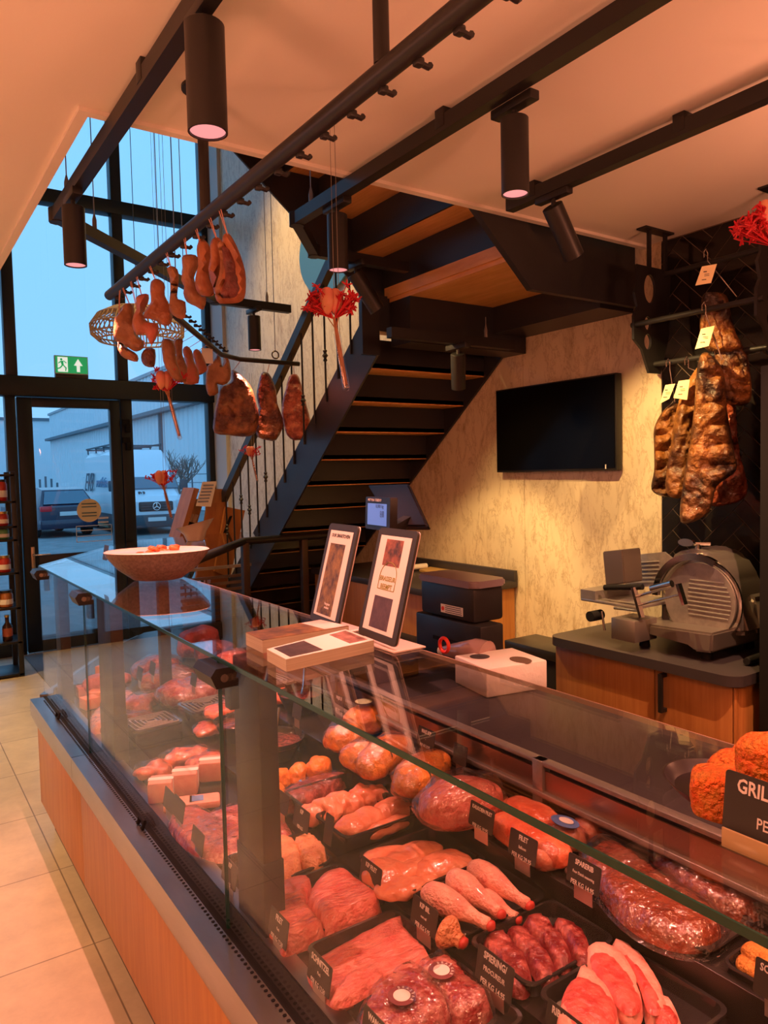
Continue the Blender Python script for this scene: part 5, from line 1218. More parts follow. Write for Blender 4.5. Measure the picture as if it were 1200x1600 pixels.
for i, (x, y, lb) in enumerate(((.83, 2.86, 'black box with a ribbed clear lid, nearest the far glass post'), (1.06, 2.86, 'black box with a ribbed clear lid, second from the far glass post'), (1.30, 2.80, 'black box with a ribbed clear lid on the rear step'))):
    zz = (ZF, ZM, ZR)[i]
    t = thing('lidded_box', lb, 'box', (x, y, zz), R(4), group='lidded black boxes'); a, b, h = .095, .085, .075-.012*i
    obj('body', box(NB(), (-a, -b, .001), (a, b, h), .012), TRAYM, t)
    bm = NB(); prism(bm, rrect(-a*1.03, a*1.03, -b*1.03, b*1.03, .02), Matrix.Identity(4), h, h+.006); ld = obj('lid', bm, mat('clear_dark_lid', (.06, .055, .055), .12, coat=.6), t)
    bm = NB()
    for s_ in (.88, .70, .52, .34, .18):
        q = [Vector((p[0], p[1], h+.008)) for p in rrect(-a*s_, a*s_, -b*s_, b*s_, .012*s_, 3)]; tube(bm, q+[q[0]], .0028, 5, False)
    obj('lid_ribs', bm, mat('lid_rib', (.30, .28, .27), .12, coat=.6), ld)
def heap(name, label, cat, x, y, ang, L, w, h, z, m, seed, film=None, amp=.024):
    t = thing(name, label, cat, (x, y, z+.001), R(ang), group='meats at the far end')
    obj('flesh', lump(NB(), (-L/2, 0, 0), (L/2, 0, 0), w, h, seed, amp, 11, 2.6), m, t, 70)
    if film: obj('plastic_film', lump(NB(), (-L/2*film, 0, 0), (L/2*film, 0, 0), w*film, h*film, seed+4, .012, 26, 2.4), FILMC, t, 80)
FAR = [('meat_cut', 'red slab standing at the far left behind the orange cubes', .86, 3.66, 10, .24, .12, .10, ZF, M_PORKD, None),
       ('meat_cut', 'dark bagged cut on the middle step, nearest the far corner', 1.09, 3.60, 30, .25, .20, .13, ZM, M_BEEF, 1.06),
       ('meat_cut', 'brown bagged cut on the middle step, just before the dark bagged cut', 1.07, 3.38, -20, .25, .20, .12, ZM, M_RIBM, 1.06),
       ('vacuum_pack', 'clear bag of pink meat behind the second lidded box', 1.07, 3.13, 15, .26, .22, .11, ZM, M_REDM, 1.08),
       ('vacuum_pack', 'clear pack of brown meat between the cold-cut plate and the nearest lidded box', .80, 3.10, 20, .23, .18, .06, ZF, M_RIBM, 1.06),
       ('vacuum_pack', 'small clear bag of pink meat leaning over the pack of brown meat', .90, 3.24, 60, .20, .14, .09, ZF, M_PORKD, 1.08),
       ('packed_sausage', 'orange bagged meat in the middle row before the second lidded box, lower', 1.03, 2.71, 25, .20, .12, .055, ZM, M_ROLL, 1.08),
       ('packed_sausage', 'orange bagged meat in the middle row before the second lidded box, upper', 1.08, 2.735, 35, .18, .11, .05, ZM+.055, M_ROLL, 1.08),
       ('meat_cut', 'bright red joint standing tall on the rear step in the far corner', 1.31, 3.63, 70, .22, .20, .18, ZR, M_PORKD, None),
       ('meat_cut', 'dark red cut on the rear step, second from the far corner', 1.31, 3.41, 80, .20, .20, .15, ZR, M_BEEF, None),
       ('meat_cut', 'pale bagged cut on the rear step, third from the far corner', 1.31, 3.20, 95, .19, .19, .13, ZR, M_PORK, 1.05),
       ('meat_cut', 'marbled crimson steak stack on the rear step beside the rear lidded box', 1.31, 2.98, 80, .19, .18, .09, ZR, M_REDM, None),
       ('meat_cut', 'orange minced mound on the rear step before the rear lidded box', 1.31, 2.655, 60, .12, .12, .05, ZR, M_ROLL, None)]
for i, (nm, lb, x, y, an, L, w, h, zz, m, fm) in enumerate(FAR):
    heap(nm, lb, 'packed meat' if fm else 'meat', x, y, an, L, w, h, zz, m, 110+i, fm)
t = slab('cold_cut_plate', 'oval slice-faced cold cut in clear wrap behind the far glass post', 'cold cut', [(140, 1122), (165, 1096), (200, 1080), (216, 1092), (205, 1112), (170, 1135), (145, 1140)], ZF+.004, .04, M_FAT, None, seed=130, extra=(('cut_face', [(150, 1118), (172, 1100), (198, 1088), (208, 1096), (196, 1110), (168, 1126)], M_REDM, .006),), film=1.04)
for i, (x, y) in enumerate(((132, 1078), (148, 1068), (165, 1062), (150, 1086), (172, 1078), (188, 1066), (140, 1096))):
    c = aZ(ZF+.03, x, y); t = obj('orange_cube', box(NB(), (-.034, -.034, 0), (.034, .034, .05), .005), M_CUBE); t.location = (c.x, c.y, ZF+.001+(.052 if i in (2,) else 0)); t.rotation_euler = (0, 0, R(17*i))
    tag(t, 'orange meat cube in the heap behind the far left glass', 'meat', 'orange meat cubes')
# on the deck of the corner part
for i, (p, q, h, m, lb) in enumerate((((385, 918), (420, 908), .05, M_HAMT, 'pale dried meats on the corner counter deck, leftmost'), ((425, 925), (470, 912), .07, M_REDM, 'marbled red meat on the corner counter deck beside its post'), ((452, 895), (476, 885), .10, M_RIBM, 'brown meat lying high at the back of the corner counter'))):
    piece('deli_meat', lb, 'meat', p, q, .16, h, .662, m, None, 140+i, .012)

# price cards
card(['SCHNITZEL', 'Pork', 'PER KG 13.50'], (478, 1480), .688, 'black card reading SCHNITZEL in front of the pork schnitzels', sizes=(.0145, .007, .0105))
card(['FILET', 'Pork', 'PER KG 17.50'], (417, 1415), .684, 'dim black card reading FILET in front of the two thick pork fillets', sizes=(.0145, .007, .0105))
card(['WANGEN', '', 'PER KG'], (562, 1570), .688, 'black card cut off at the bottom edge, before the vacuum bags of red meat')
card(['KIP', 'PER KG'], (344, 1335), .684, 'dim black card behind the dark glass post, before the chicken thighs')
card(['', ''], (296, 1288), .684, 'blank-looking black card before the flat pink pack left of the near post')
card(['', ''], (253, 1228), .684, 'first of two black cards standing before the pink wrapped blocks')
card(['', ''], (268, 1240), .684, 'second of two black cards standing before the pink wrapped blocks')
card(['', ''], (187, 1132), .70, 'small black card leaning on the lidded box nearest the far post', w=.07)
card(['KIP FILET', '-', 'PER KG 13.95'], (560, 1337), .942, 'black card reading KIP FILET', sizes=(.0125, .01, .0105))
card(['KIP BIL', 'met vel', 'PER KG 5.95'], (640, 1397), .942, 'black card reading KIP BIL by the drumsticks', sizes=(.0125, .007, .0105))
card(['SPIERING/', 'PROCUREUR', 'PER KG 14.95'], (741, 1475), .942, 'black card reading SPIERING PROCUREUR', w=.098, h=.064, sizes=(.0155, .011, .0125))
card(['RIB KOTELET', '', 'PER KG'], (850, 1562), .942, 'black card reading RIB KOTELET at the bottom edge', w=.10, sizes=(.0145, .01, .0105))
card(['KIP', 'PER KG'], (456, 1254), .938, 'black card stuck to the deep tray of small chicken pieces', stand=False)
card(['', ''], (426, 1230), .94, 'black card between the yellow chicken legs and the deep trays')
card(['', ''], (503, 1270), .938, 'grey-backed card holder at the corner of the deep chicken breast tray', w=.04, h=.075, stand=False)
card(['KALKOEN FILET', '', 'PER KG 19.95'], (731, 1250), 1.20, 'black card reading KALKOEN FILET before the cured rolls', sizes=(.0115, .01, .0105))
card(['FILET', 'kalkoen', 'PER KG 29.95'], (793, 1293), 1.20, 'black card reading FILET, price 29.95, before the cured rolls', sizes=(.0135, .008, .0115))
card(['SPARERIB', 'Four Dutch seasoning', 'PER KG 14.95'], (884, 1332), 1.20, 'black card reading SPARERIB', sizes=(.0125, .007, .0115))
card(['SCHNITZEL', 'GOUD', 'PER KG'], (1176, 1496), 1.20, 'black card before the golden breaded schnitzels at the right edge', sizes=(.0145, .011, .0115))
card(['MAIS KIP', '-', 'PER KG 8.95'], (650, 1133), 1.395, 'black card reading MAIS KIP at the back above the chickens', w=.085)
card(['VRIJE EI', 'PER KG'], (518, 1082), 1.395, 'black card standing behind the label of the back chicken', w=.08)
card(['', ''], (706, 1160), 1.36, 'black card turned away above the pink ham joint', w=.06)
for i, (p, X_, lb) in enumerate((((212, 1040), .80, 'left of two black cards leaning in the far corner'), ((232, 1032), .86, 'right of two black cards leaning in the far corner'), ((296, 1050), 1.02, 'small black card pinned in the meats below the hinge clamp'), ((264, 1112), .92, 'black card standing between two lidded boxes'), ((455, 1098), 1.19, 'upper black card beside the dark salad bowls'), ((455, 1132), 1.19, 'lower black card beside the dark salad bowls'), ((412, 1080), 1.24, 'black card leaning on the crimson steak stack'))):
    card(['', ''], p, X_, lb, w=.065, h=.05)

# ---------------------------------------------------------------- on the glass shelf
zg = 1.2525
gt = thing('serving_tray', 'dark oval tray holding the orange crumbed sausages on the glass shelf', 'tray', (aZ(zg, 1170, 1262).x+.01, aZ(zg, 1170, 1262).y, zg))
bm = lathe(NB(), [(.14, 0), (.16, .002), (.19, .018), (.195, .018), (.17, .006), (.001, .005)], 36, (0, 0, 0), .40, .56); obj('plate', bm, mat('tray_purple', (.02, .014, .018), .3), gt)
for i, (a, b, lb) in enumerate(((tuple(aZ(zg+.03, 1078, 1236)), tuple(aZ(zg+.03, 1265, 1262)), 'thick orange crumbed sausage nearest the aisle, its end facing left'), (tuple(aZ(zg+.03, 1112, 1205)), tuple(aZ(zg+.03, 1290, 1255)), 'thick orange crumbed sausage in the middle of the tray'), (tuple(aZ(zg+.03, 1146, 1190)), tuple(aZ(zg+.03, 1310, 1225)), 'thick orange crumbed sausage at the far side of the tray'), (tuple(aZ(zg+.085, 1152, 1182)), tuple(aZ(zg+.085, 1330, 1215)), 'orange crumbed sausage lying on top of the others'))):
    up_ = .052 if i == 3 else 0
    a = Vector((a[0], a[1], up_)); b = Vector((b[0], b[1], up_)); c = (a+b)/2; t = thing('crumbed_sausage', lb, 'sausage', (c.x, c.y, zg+.006+c.z), group='orange crumbed sausages')
    c.z = a.z; obj('roll', lump(NB(), a-c, b-c, .058, .056, 150+i, .0016, 70, 4.5, flat=.05, sub=5), M_CRUMB, t, 80)
t = card(['GRILLWORST', '', 'PER KG 1', ''], (1128, 1203), .715, 'large black card reading GRILLWORST in a clear holder on the glass shelf', w=.122, h=.064, stand=False, sizes=(.0170, .01, .0135, .01), leaning=.12, group=None)
zc = t.location.z
hgt = zc-zg
bm = box(NB(), (-.006, -.052, -hgt), (-.003, .058, .006), .001); o = obj('holder', bm, mat('holder_amber', (.50, .34, .16), .3, coat=.3), t); o['label'] = 'pale amber holder under the card'
bm = box(NB(), (-.008, -.052, -hgt), (.02, .058, -hgt+.003)); obj('holder_foot', bm, G_TUBE, t)

def menu(label, yfar, ynear, xb, lines, pic, seed):
    c = Vector((xb, (yfar+ynear)/2, zg)); w = yfar-ynear; h = .262
    t = thing('menu_display', label, 'menu display', c, group='tilted menu displays')
    f = frame((0, 0, .012), (-.09, -1, 0), (.26, -.09, 1))
    q = rrect(-w/2, w/2, 0, h, .012, 4); bd = obj('frame', prism(NB(), q, f, -.006, 0), CARD, t)
    obj('backing', prism(NB(), rrect(-w/2-.004, w/2-.004, .0, h, .012, 4), f, -.011, -.007), mat('menu_back', (.75, .6, .55), .5), t)
    sh = obj('page', prism(NB(), [(-w/2+.018, .018), (w/2-.018, .018), (w/2-.018, h-.018), (-w/2+.018, h-.018)], f, .0002, .0008), PAPER, t)
    for (x0, x1, y0, y1, c1, c2) in pic:
        obj('picture', prism(NB(), [(x0*w, y0*h), (x1*w, y0*h), (x1*w, y1*h), (x0*w, y1*h)], f, .001, .0012), mat('menu_picture', c1, .5, c2=c2, scale=35, detail=5), sh)
    for s, x, y, sz, m in lines: text('lettering', s, sz, m, sh, f @ Matrix.Translation((x*w, y*h, .0014)), bold=.02, depth=.0001)
    obj('base', box(NB(), (-.012, -w/2-.004, 0), (.075, w/2-.004, .004), .001), mat('menu_base', (.8, .68, .64), .35), t)
INK = mat('ink', (.06, .05, .05), .6); OLIVE = mat('ink_olive', (.30, .28, .04), .6)
menu('left tilted menu display with one tall picture on the glass shelf', 1.735, 1.567, .925, [('OUR SMARTOVEN', 0, .88, .013, INK), ('Vergeten', .02, .20, .009, PAPER), ('smaken', .02, .165, .009, PAPER)], [(-.30, .22, .09, .80, (.05, .03, .025), (.34, .2, .06))], 1)
menu('right tilted menu display with two pictures and a green shop emblem', 1.50, 1.322, .928, [('BRASSEUR', 0, .545, .0155, OLIVE), ('BEEMPT', 0, .475, .0155, OLIVE)], [(-.22, .22, .66, .90, (.06, .035, .03), (.4, .14, .08)), (-.24, .24, .10, .385, (.06, .035, .04), (.12, .07, .07))], 2)
bm = NB(); f = frame((.928, 1.411, zg+.012), (-.09, -1, 0), (.26, -.09, 1))
arc = [f @ Vector((.038*math.cos(a*math.pi/14), .148+.034*math.sin(a*math.pi/14), .0016)) for a in range(15)]; arc = [f @ Vector((.038, .118, .0016))]+arc+[f @ Vector((-.038, .118, .0016))]
tube(bm, [p-Vector((.928, 1.411, zg)) for p in arc+[arc[0]]], .0008, 4)
for m_ in [o for o in bpy.data.objects if o.get('label', '').startswith('right tilted menu')]:
    for ch in m_.children:
        if ch.name.startswith('page'): obj('emblem_arch', bm, OLIVE, ch)

def stack(label, pts, h, top, extra, seed):
    c = sum((aZ(zg+h, *p) for p in pts), Vector())/len(pts); c.z = zg
    t = thing('magazine_stack', label, 'magazines', c, group='magazine stacks')
    q = [aZ(zg+h, *p)-c for p in pts]; q = [(p.x, p.y) for p in q]; I = Matrix.Identity(4)
    obj('pages', prism(NB(), q, I, 0, h-.0012), PAPERB, t)
    cv = obj('cover', prism(NB(), q, I, h-.0012, h), top, t)
    P = lambda u, v: tuple((Vector(q[0])*(1-u)+Vector(q[1])*u)*(1-v)+(Vector(q[3])*(1-u)+Vector(q[2])*u)*v)
    for u0, u1, v0, v1, c1, c2 in extra: obj('picture', prism(NB(), [P(u0, v0), P(u1, v0), P(u1, v1), P(u0, v1)], I, h+.0002, h+.0006), mat('cover_picture', c1, .4, c2=c2, scale=40, detail=4), cv)
    return t
stack('stack of white magazines nearest the photographer on the glass shelf', [(417, 1014), (447, 1030), (584, 1000), (540, 983)], .026, PAPER, [(.08, .92, .06, .42, (.05, .035, .04), (.12, .08, .08)), (.1, .9, .74, .96, (.16, .07, .06), (.5, .25, .2))], 1)
stack('stack of dark pictured magazines behind the white ones', [(384, 988), (410, 1000), (545, 978), (500, 968)], .030, mat('dark_cover', (.07, .04, .045), .35, c2=(.35, .18, .07), scale=22, detail=4), [(.05, .95, .72, .99, (.8, .72, .68), (.7, .6, .58))], 2)

t = thing('speckled_bowl', 'large speckled oval bowl of orange pieces on the far glass shelf', 'bowl', (.885, 2.88, zg))
def bowl(bm, prof, sx, sy): return lathe(bm, prof, 40, (0, 0, 0), sx, sy)
dv = math.radians(34)
bm = bowl(NB(), [(.08, 0), (.10, .004), (.16, .045), (.205, .095), (.212, .112), (.208, .114), (.198, .100), (.155, .055), (.10, .022), (.001, .018)], 0.93, .66); bm.transform(Matrix.Rotation(-R(25), 4, 'Z')); obj('bowl', bm, CERAM, t)
bm = bowl(NB(), [(.205, .1105), (.214, .113), (.208, .1165), (.199, .1115)], 0.93, .66); bm.transform(Matrix.Rotation(-R(25), 4, 'Z')); obj('rim', bm, mat('bowl_rim', (.62, .48, .43), .35), t)
for k in range(16):
    a = rnd.uniform(0, 6.28); r_ = rnd.uniform(0, .10); c = Vector((.885+r_*math.cos(a)*1.0, 2.88+r_*math.sin(a)*.65, zg+.098+.012*(k > 9)))
    o = obj('orange_snack', lump(NB(), (-.02, 0, 0), (.02, .006, 0), .03, .024, k, .004, 50, sub=2), mat('snack_orange', (.85, .12, .03), .45) if k == 0 else bpy.data.materials['snack_orange'])
    o.location = c; o.rotation_euler = (rnd.uniform(-.4, .4), rnd.uniform(-.4, .4), a); tag(o, 'orange piece in the large speckled bowl', 'snack', 'orange pieces in the speckled bowl')
card(['', ''], (159, 851), .735, 'small black card clipped to the rim of the speckled bowl', w=.065, h=.06, stand=False)
c = aZ(zg, 305, 845); t = thing('white_bowl', 'small pale flared bowl with a slanted rim on the far corner shelf', 'bowl', (c.x, c.y, zg))
bm = lathe(NB(), [(.05, 0), (.055, .004), (.07, .05), (.115, .105), (.12, .108), (.108, .100), (.062, .05), (.045, .012), (.001, .010)], 32)
for v in bm.verts: v.co.z *= 1+.30*(v.co.x*.8-v.co.y*.55)/.12
obj('bowl', bm, CERAMW, t)

# ---------------------------------------------------------------- service side: scale, boxes, bag
c = aX(1.55, 595, 850)
ps = thing('shop_scale', 'black shop scale with a blue customer display on a pole and a tilted operator screen', 'scale', (1.55, 2.25, .881))
zb = lambda z: z-.881
obj('base', box(NB(), (-.10, -.04, 0), (.10, .30, .07), .01), PLAST, ps)
obj('pole', box(NB(), (-.02, -.03, .07), (.02, .03, .66), .004), PLAST, ps)
a, b = aX(1.50, 568, 776), aX(1.50, 616, 830)
f = frame((-.055, a.y-2.25-(a.y-b.y)/2, zb((a.z+b.z)/2)), (-.12, -1, 0), (.05, 0, 1)); w, h = (a.y-b.y), a.z-b.z
cd = obj('customer_display', prism(NB(), rrect(-w/2, w/2, -h/2, h/2, .008, 4), f, -.03, 0), PLAST, ps)
obj('screen', prism(NB(), [(-w*.40, -h*.36), (w*.38, -h*.36), (w*.38, h*.30), (-w*.40, h*.30)], f, .0005, .001), SCREENB, cd)
SCT = mat('screen_digits', (.02, .03, .09), .6)
text('lettering', 'METTLER TOLEDO', .013, PAPER, cd, f @ Matrix.Translation((-w*.12, h*.40, .001)), depth=.0002)
for s, x, y, sz in (('0,000 kg', .1, .22, .018), ('0,00', .2, .03, .018), ('0,00', .2, -.06, .018)): text('lettering', s, sz, SCT, cd, f @ Matrix.Translation((x*w, y*h, .0013)), depth=.0002)
pts = [aX(xx_, *p) for xx_, p in ((1.70, (574, 757)), (1.70, (637, 755)), (1.60, (668, 822)), (1.60, (613, 822)))]
bm = NB(); n = Vector((.55, .10, -.45)).normalized()*.03
A = [bm.verts.new(p-Vector((1.55, 2.25, .881))) for i, p in enumerate(pts)]; B = [bm.verts.new(v.co+n) for v in A]
bm.faces.new(A); bm.faces.new(B[::-1])
for i in range(4): bm.faces.new((A[i], B[i], B[(i+1) % 4], A[(i+1) % 4]))
bmesh.ops.bevel(bm, geom=bm.edges[:], offset=.006, segments=2, affect='EDGES'); obj('operator_screen', bm, mat('scale_casing', (.013, .008, .009), .45), ps)
bm = NB(); bar(bm, (0, -.02, .56), (.10, -.02, .60), .05, .03); obj('screen_arm', bm, PLAST, ps)

XB_ = 1.90
yr_, zb_, zt_ = aX(XB_, 743, 950).y, aX(XB_, 743, 976).z, aX(XB_, 743, 921).z
pb = thing('printer', 'low black box-shaped device under the purple-lidded container', 'printer', (XB_+.12, yr_+.16, .881))
obj('case', box(NB(), (-.13, -.20, 0), (-.01, .22, zb_-.883), .008), PLAST, pb); obj('slot', box(NB(), (-.131, -.12, .07), (-.1295, .10, .085)), MATTE, pb)
fb_ = thing('food_container', 'dark storage container with a purple-grey lid and a white label', 'container', (XB_+.13, yr_+.165, zb_))
zt_ -= zb_
obj('body', box(NB(), (-.13, -.155, 0), (.03, .19, zt_), .014), PLAST, fb_)
bm = prism(NB(), rrect(-.142, .042, -.168, .203, .03), Matrix.Identity(4), zt_, zt_+.028); bmesh.ops.bevel(bm, geom=[e for e in bm.edges if abs(e.verts[0].co.z-e.verts[1].co.z) < 1e-6], offset=.006, segments=2, affect='EDGES'); obj('lid', bm, PURPLID, fb_)
lb_ = obj('label', box(NB(), (-.1315, -.09, .02), (-.1305, .05, .055)), PAPER, fb_)
bm = NB()
for k in range(4): box(bm, (-.1325, -.085+.002*k, .024+.008*k), (-.1316, .02, .027+.008*k))
bm2 = obj('print', bm, INK, lb_)
bm = lathe(NB(), [(.001, 0), (.009, 0), (.009, .001), (.001, .001)], 16)
for v in bm.verts: v.co = Vector((-.1318-v.co.z, .036+v.co.x, .037+v.co.y))
obj('stamp', bm, REDP, lb_)
bt = thing('film_roll', 'clear plastic bottle-shaped pack lying by a red ring on the service worktop', 'packaging', (1.80, 2.13, .905))
bm = tube(NB(), [(-.02, .09, .05), (-.01, .05, .055), (.02, -.05, .062), (.03, -.10, .06)], [.02, .03, .055, .055], 18); obj('clear_body', bm, mat('clear_pack', (.42, .24, .22), .15, coat=.6), bt)
bm = tube(NB(), [(-.024, .09, .05), (-.028, .11, .049)], .016, 16); obj('neck', bm, PAPER, bt)
p = aX(1.44, 692, 1002)
bm = tube(NB(), [(.0, .026*math.cos(a*math.pi/12), .026*math.sin(a*math.pi/12)) for a in range(25)], .007, 8, False); o = obj('red_ring', bm, REDP); o.location = aX(1.70, 694, 1008); tag(o, 'red plastic ring standing behind the shelf edge next to the paper bag', 'ring')
c = aZ(1.065, 757, 1030)
bg = thing('paper_bag', 'white paper bag with a dark round stamp and a hole, standing on the service worktop', 'paper bag', (1.80, 1.925, .881), R(-10))
obj('bag', box(NB(), (-.125, -.10, 0), (.125, .115, .10), .006), mat('bag_paper', (.78, .66, .60), .8, bump=.25, scale=14), bg)
bm = lathe(NB(), [(.001, .1005), (.042, .1005), (.042, .1012), (.001, .1012)], 28, (.045, -.055, 0), .8, 1.15); obj('hole', bm, mat('hole_dark', (.12, .07, .04), .9), bg)
st_ = obj('stamp_ring', lathe(NB(), [(.026, .1005), (.036, .1005), (.036, .1010), (.026, .1010)], 28, (-.055, .055, 0)), INK, bg)
text('lettering', 'BM', .03, INK, st_, Matrix.Translation((-.055, .055, .1012)) @ Matrix.Rotation(-math.pi/2, 4, 'Z'), bold=.03, depth=.0002)

# ---------------------------------------------------------------- smoked bellies on the tiled wall rack
rk = thing('wall_rack', 'black iron rack with pierced side plates and three rods hung from the ceiling', 'rack', (2.8, 1.85, 2.3))
def RO(bm, n, m, lab=None, par=rk):
    for v in bm.verts: v.co -= Vector((2.8, 1.85, 2.3))
    return obj(n, bm, m, par)
def side_plate(y):
    f = frame((0, y, 0), (1, 0, 0), (0, 0, 1))
    ol = [(2.735, 2.52), (2.745, 2.44), (2.72, 2.40), (2.74, 2.34), (2.715, 2.30), (2.715, 2.20), (2.77, 2.16), (2.82, 2.06), (2.90, 2.06), (2.93, 2.14), (2.96, 2.22), (2.975, 2.52)]
    bm = NB()
    holes = [(2.825, 2.425, .040, .062), (2.81, 2.275, .022, .030), (2.81, 2.195, .025, .034)]
    V = []; E = []
    def loop(pts):
        b = len(V); V.extend(Vector(p) for p in pts); E.extend((b+i, b+(i+1) % len(pts)) for i in range(len(pts)))
    loop(ol)
    for cx_, cz_, a_, b_ in holes: loop([(cx_+a_*math.cos(k*math.pi/10), cz_+b_*math.sin(k*math.pi/10)) for k in range(20)])
    r_ = geometry.delaunay_2d_cdt(V, E, [], 0, 1e-6)
    def inh(q): return any(((q.x-h[0])/h[2])**2+((q.y-h[1])/h[3])**2 < .96 for h in holes)
    def inp(q):
        c = False; n = len(ol)
        for i in range(n):
            a, b = ol[i], ol[(i+1) % n]
            if (a[1] > q.y) != (b[1] > q.y) and q.x < (b[0]-a[0])*(q.y-a[1])/(b[1]-a[1])+a[0]: c = not c
        return c
    vs = [bm.verts.new(f @ Vector((p.x, p.y, 0))) for p in r_[0]]; fs = []
    for t_ in r_[2]:
        q = sum((r_[0][i] for i in t_), Vector((0, 0)))/len(t_)
        if inp(q) and not inh(q): fs.append(bm.faces.new([vs[i] for i in t_]))
    g = bmesh.ops.extrude_face_region(bm, geom=fs)
    for v in g['geom']:
        if isinstance(v, bmesh.types.BMVert): v.co.y -= .012
    bmesh.ops.delete(bm, geom=[v for v in bm.verts if not v.link_faces], context='VERTS')
    return bm
for y in (2.06, 1.52):
    RO(side_plate(y), 'side_plate', BLK)
    bm = NB(); box(bm, (2.79, y-.02, ZC-.008), (2.99, y+.03, ZC)); box(bm, (2.83, y-.006, 2.50), (2.845, y+.008, ZC)); box(bm, (2.945, y-.006, 2.50), (2.96, y+.008, ZC)); RO(bm, 'ceiling_bracket', BLK)
for x, z, y0, y1 in ((2.73, 2.262, 1.49, 2.07), (2.86, 2.10, 1.49, 2.07), (2.93, 2.50, 1.49, 2.07)):
    RO(tube(NB(), [(x, y0, z), (x, y1, z)], .012, 12), 'rod', BLK)
GS = 'smoked bellies on the wall rack'
def smoked(label, ol, base, thick, m, hookp, tagpx, seed, ribs=0, turn=0):
    b = Vector(base); f, u = vplane(base)
    t = thing('smoked_belly', label, 'smoked meat', base, group=GS)
    loc = [((onplane(b, *p)-b).dot(u), (onplane(b, *p)-b).z) for p in ol]; fm = Matrix.Rotation(turn, 4, 'Z') @ frame((0, 0, 0), u, (0, 0, 1))
    obj('flesh', inflate(NB(), spline(loc, 4), thick, fm, .0085, .022, 19, seed, edge=.018, round_=.3, ridge=(ribs, .034, 1 if seed != 166 else -1) if ribs else None), m, t, 60)
    h = onplane(b, *hookp)-b; top = fm @ Vector((0, max(p[1] for p in loc), 0))
    bm = NB(); zt2 = h.z; hx = h
    tube(bm, [hx+Vector((-.012, 0, -.02)), hx+Vector((-.014, 0, .0)), hx+Vector((0, 0, .014)), hx+Vector((.012, 0, .0)), hx+Vector((.012, .0, -.03)), top+Vector((0, 0, -.03))], .0028, 6); obj('steel_hook', bm, CHROME, t)
    if tagpx:
        n = -Vector((b.x, b.y, 0)).normalized(); q = [onplane(b, *p)-b for p in tagpx]; lc = [(p.dot(u), p.z) for p in q]
        tg = obj('paper_tag', prism(NB(), lc, frame(n*(thick*.5+.035), u, (0, 0, 1)), 0, .001), CREAMP, t)
        cx_ = sum(p[0] for p in lc)/4; cz_ = sum(p[1] for p in lc)/4; bm = NB(); F = frame(n*(thick*.5+.0365), u, (0, 0, 1))
        for dx, dz, w_, h_ in ((-.004, .012, .012, .004), (.002, .002, .018, .002), (.002, -.004, .018, .002), (-.008, -.018, .016, .003)): prism(bm, [(cx_+dx-w_/2, cz_+dz-h_/2), (cx_+dx+w_/2, cz_+dz-h_/2), (cx_+dx+w_/2, cz_+dz+h_/2), (cx_+dx-w_/2, cz_+dz+h_/2)], F, 0, .0004)
        obj('tag_print', bm, INK, tg)
smoked('smoked piece on the upper rod with its tag highest of all', [(1098, 462), (1112, 456), (1135, 462), (1142, 490), (1150, 520), (1160, 545), (1130, 552), (1102, 545), (1094, 520), (1094, 490)], (2.84, 1.66, 2.2), .09, M_SMOKE, (1103, 395), [(1098, 424), (1121, 420), (1112, 449), (1088, 453)], 161, 2)
smoked('dark smoked piece hanging at the right behind the long ribbed belly', [(1120, 545), (1160, 540), (1172, 580), (1174, 620), (1160, 634), (1130, 625), (1122, 590)], (2.90, 1.60, 2.0), .07, M_SMOKE, (1120, 552), None, 162, 4)
smoked('large smooth brown belly side behind the ribbed bellies', [(1115, 600), (1145, 610), (1155, 700), (1168, 770), (1130, 790), (1100, 780), (1095, 700)], (2.92, 1.69, 1.8), .035, M_RIBM, (1120, 560), None, 163)
smoked('long ribbed smoked belly in the middle, a cream tag on its hook', [(1094, 556), (1108, 552), (1130, 580), (1136, 640), (1146, 700), (1150, 735), (1120, 760), (1108, 800), (1075, 818), (1062, 808), (1068, 750), (1078, 690), (1085, 630), (1088, 585)], (2.74, 1.66, 1.9), .085, M_SMOKE, (1100, 478), [(1096, 519), (1117, 514), (1108, 545), (1087, 550)], 164, 8)
smoked('folded smoked belly with a yellow fat face, left of the long ribbed one', [(1072, 600), (1094, 570), (1098, 590), (1086, 650), (1080, 720), (1072, 770), (1050, 778), (1038, 760), (1046, 700), (1056, 640)], (2.80, 1.80, 1.9), .07, M_SMOKL, (1073, 563), [(1061, 598), (1078, 596), (1074, 627), (1053, 624)], 165, 0, .3)
smoked('dark ribbed smoked belly at the far left, next to the pale wall', [(1048, 632), (1060, 630), (1068, 660), (1062, 710), (1060, 770), (1038, 776), (1018, 765), (1022, 735), (1022, 700), (1022, 670), (1034, 645)], (2.84, 1.93, 1.9), .06, M_SMOKE, (1044, 566), [(1040, 604), (1055, 602), (1046, 625), (1031, 633)], 166, 6)

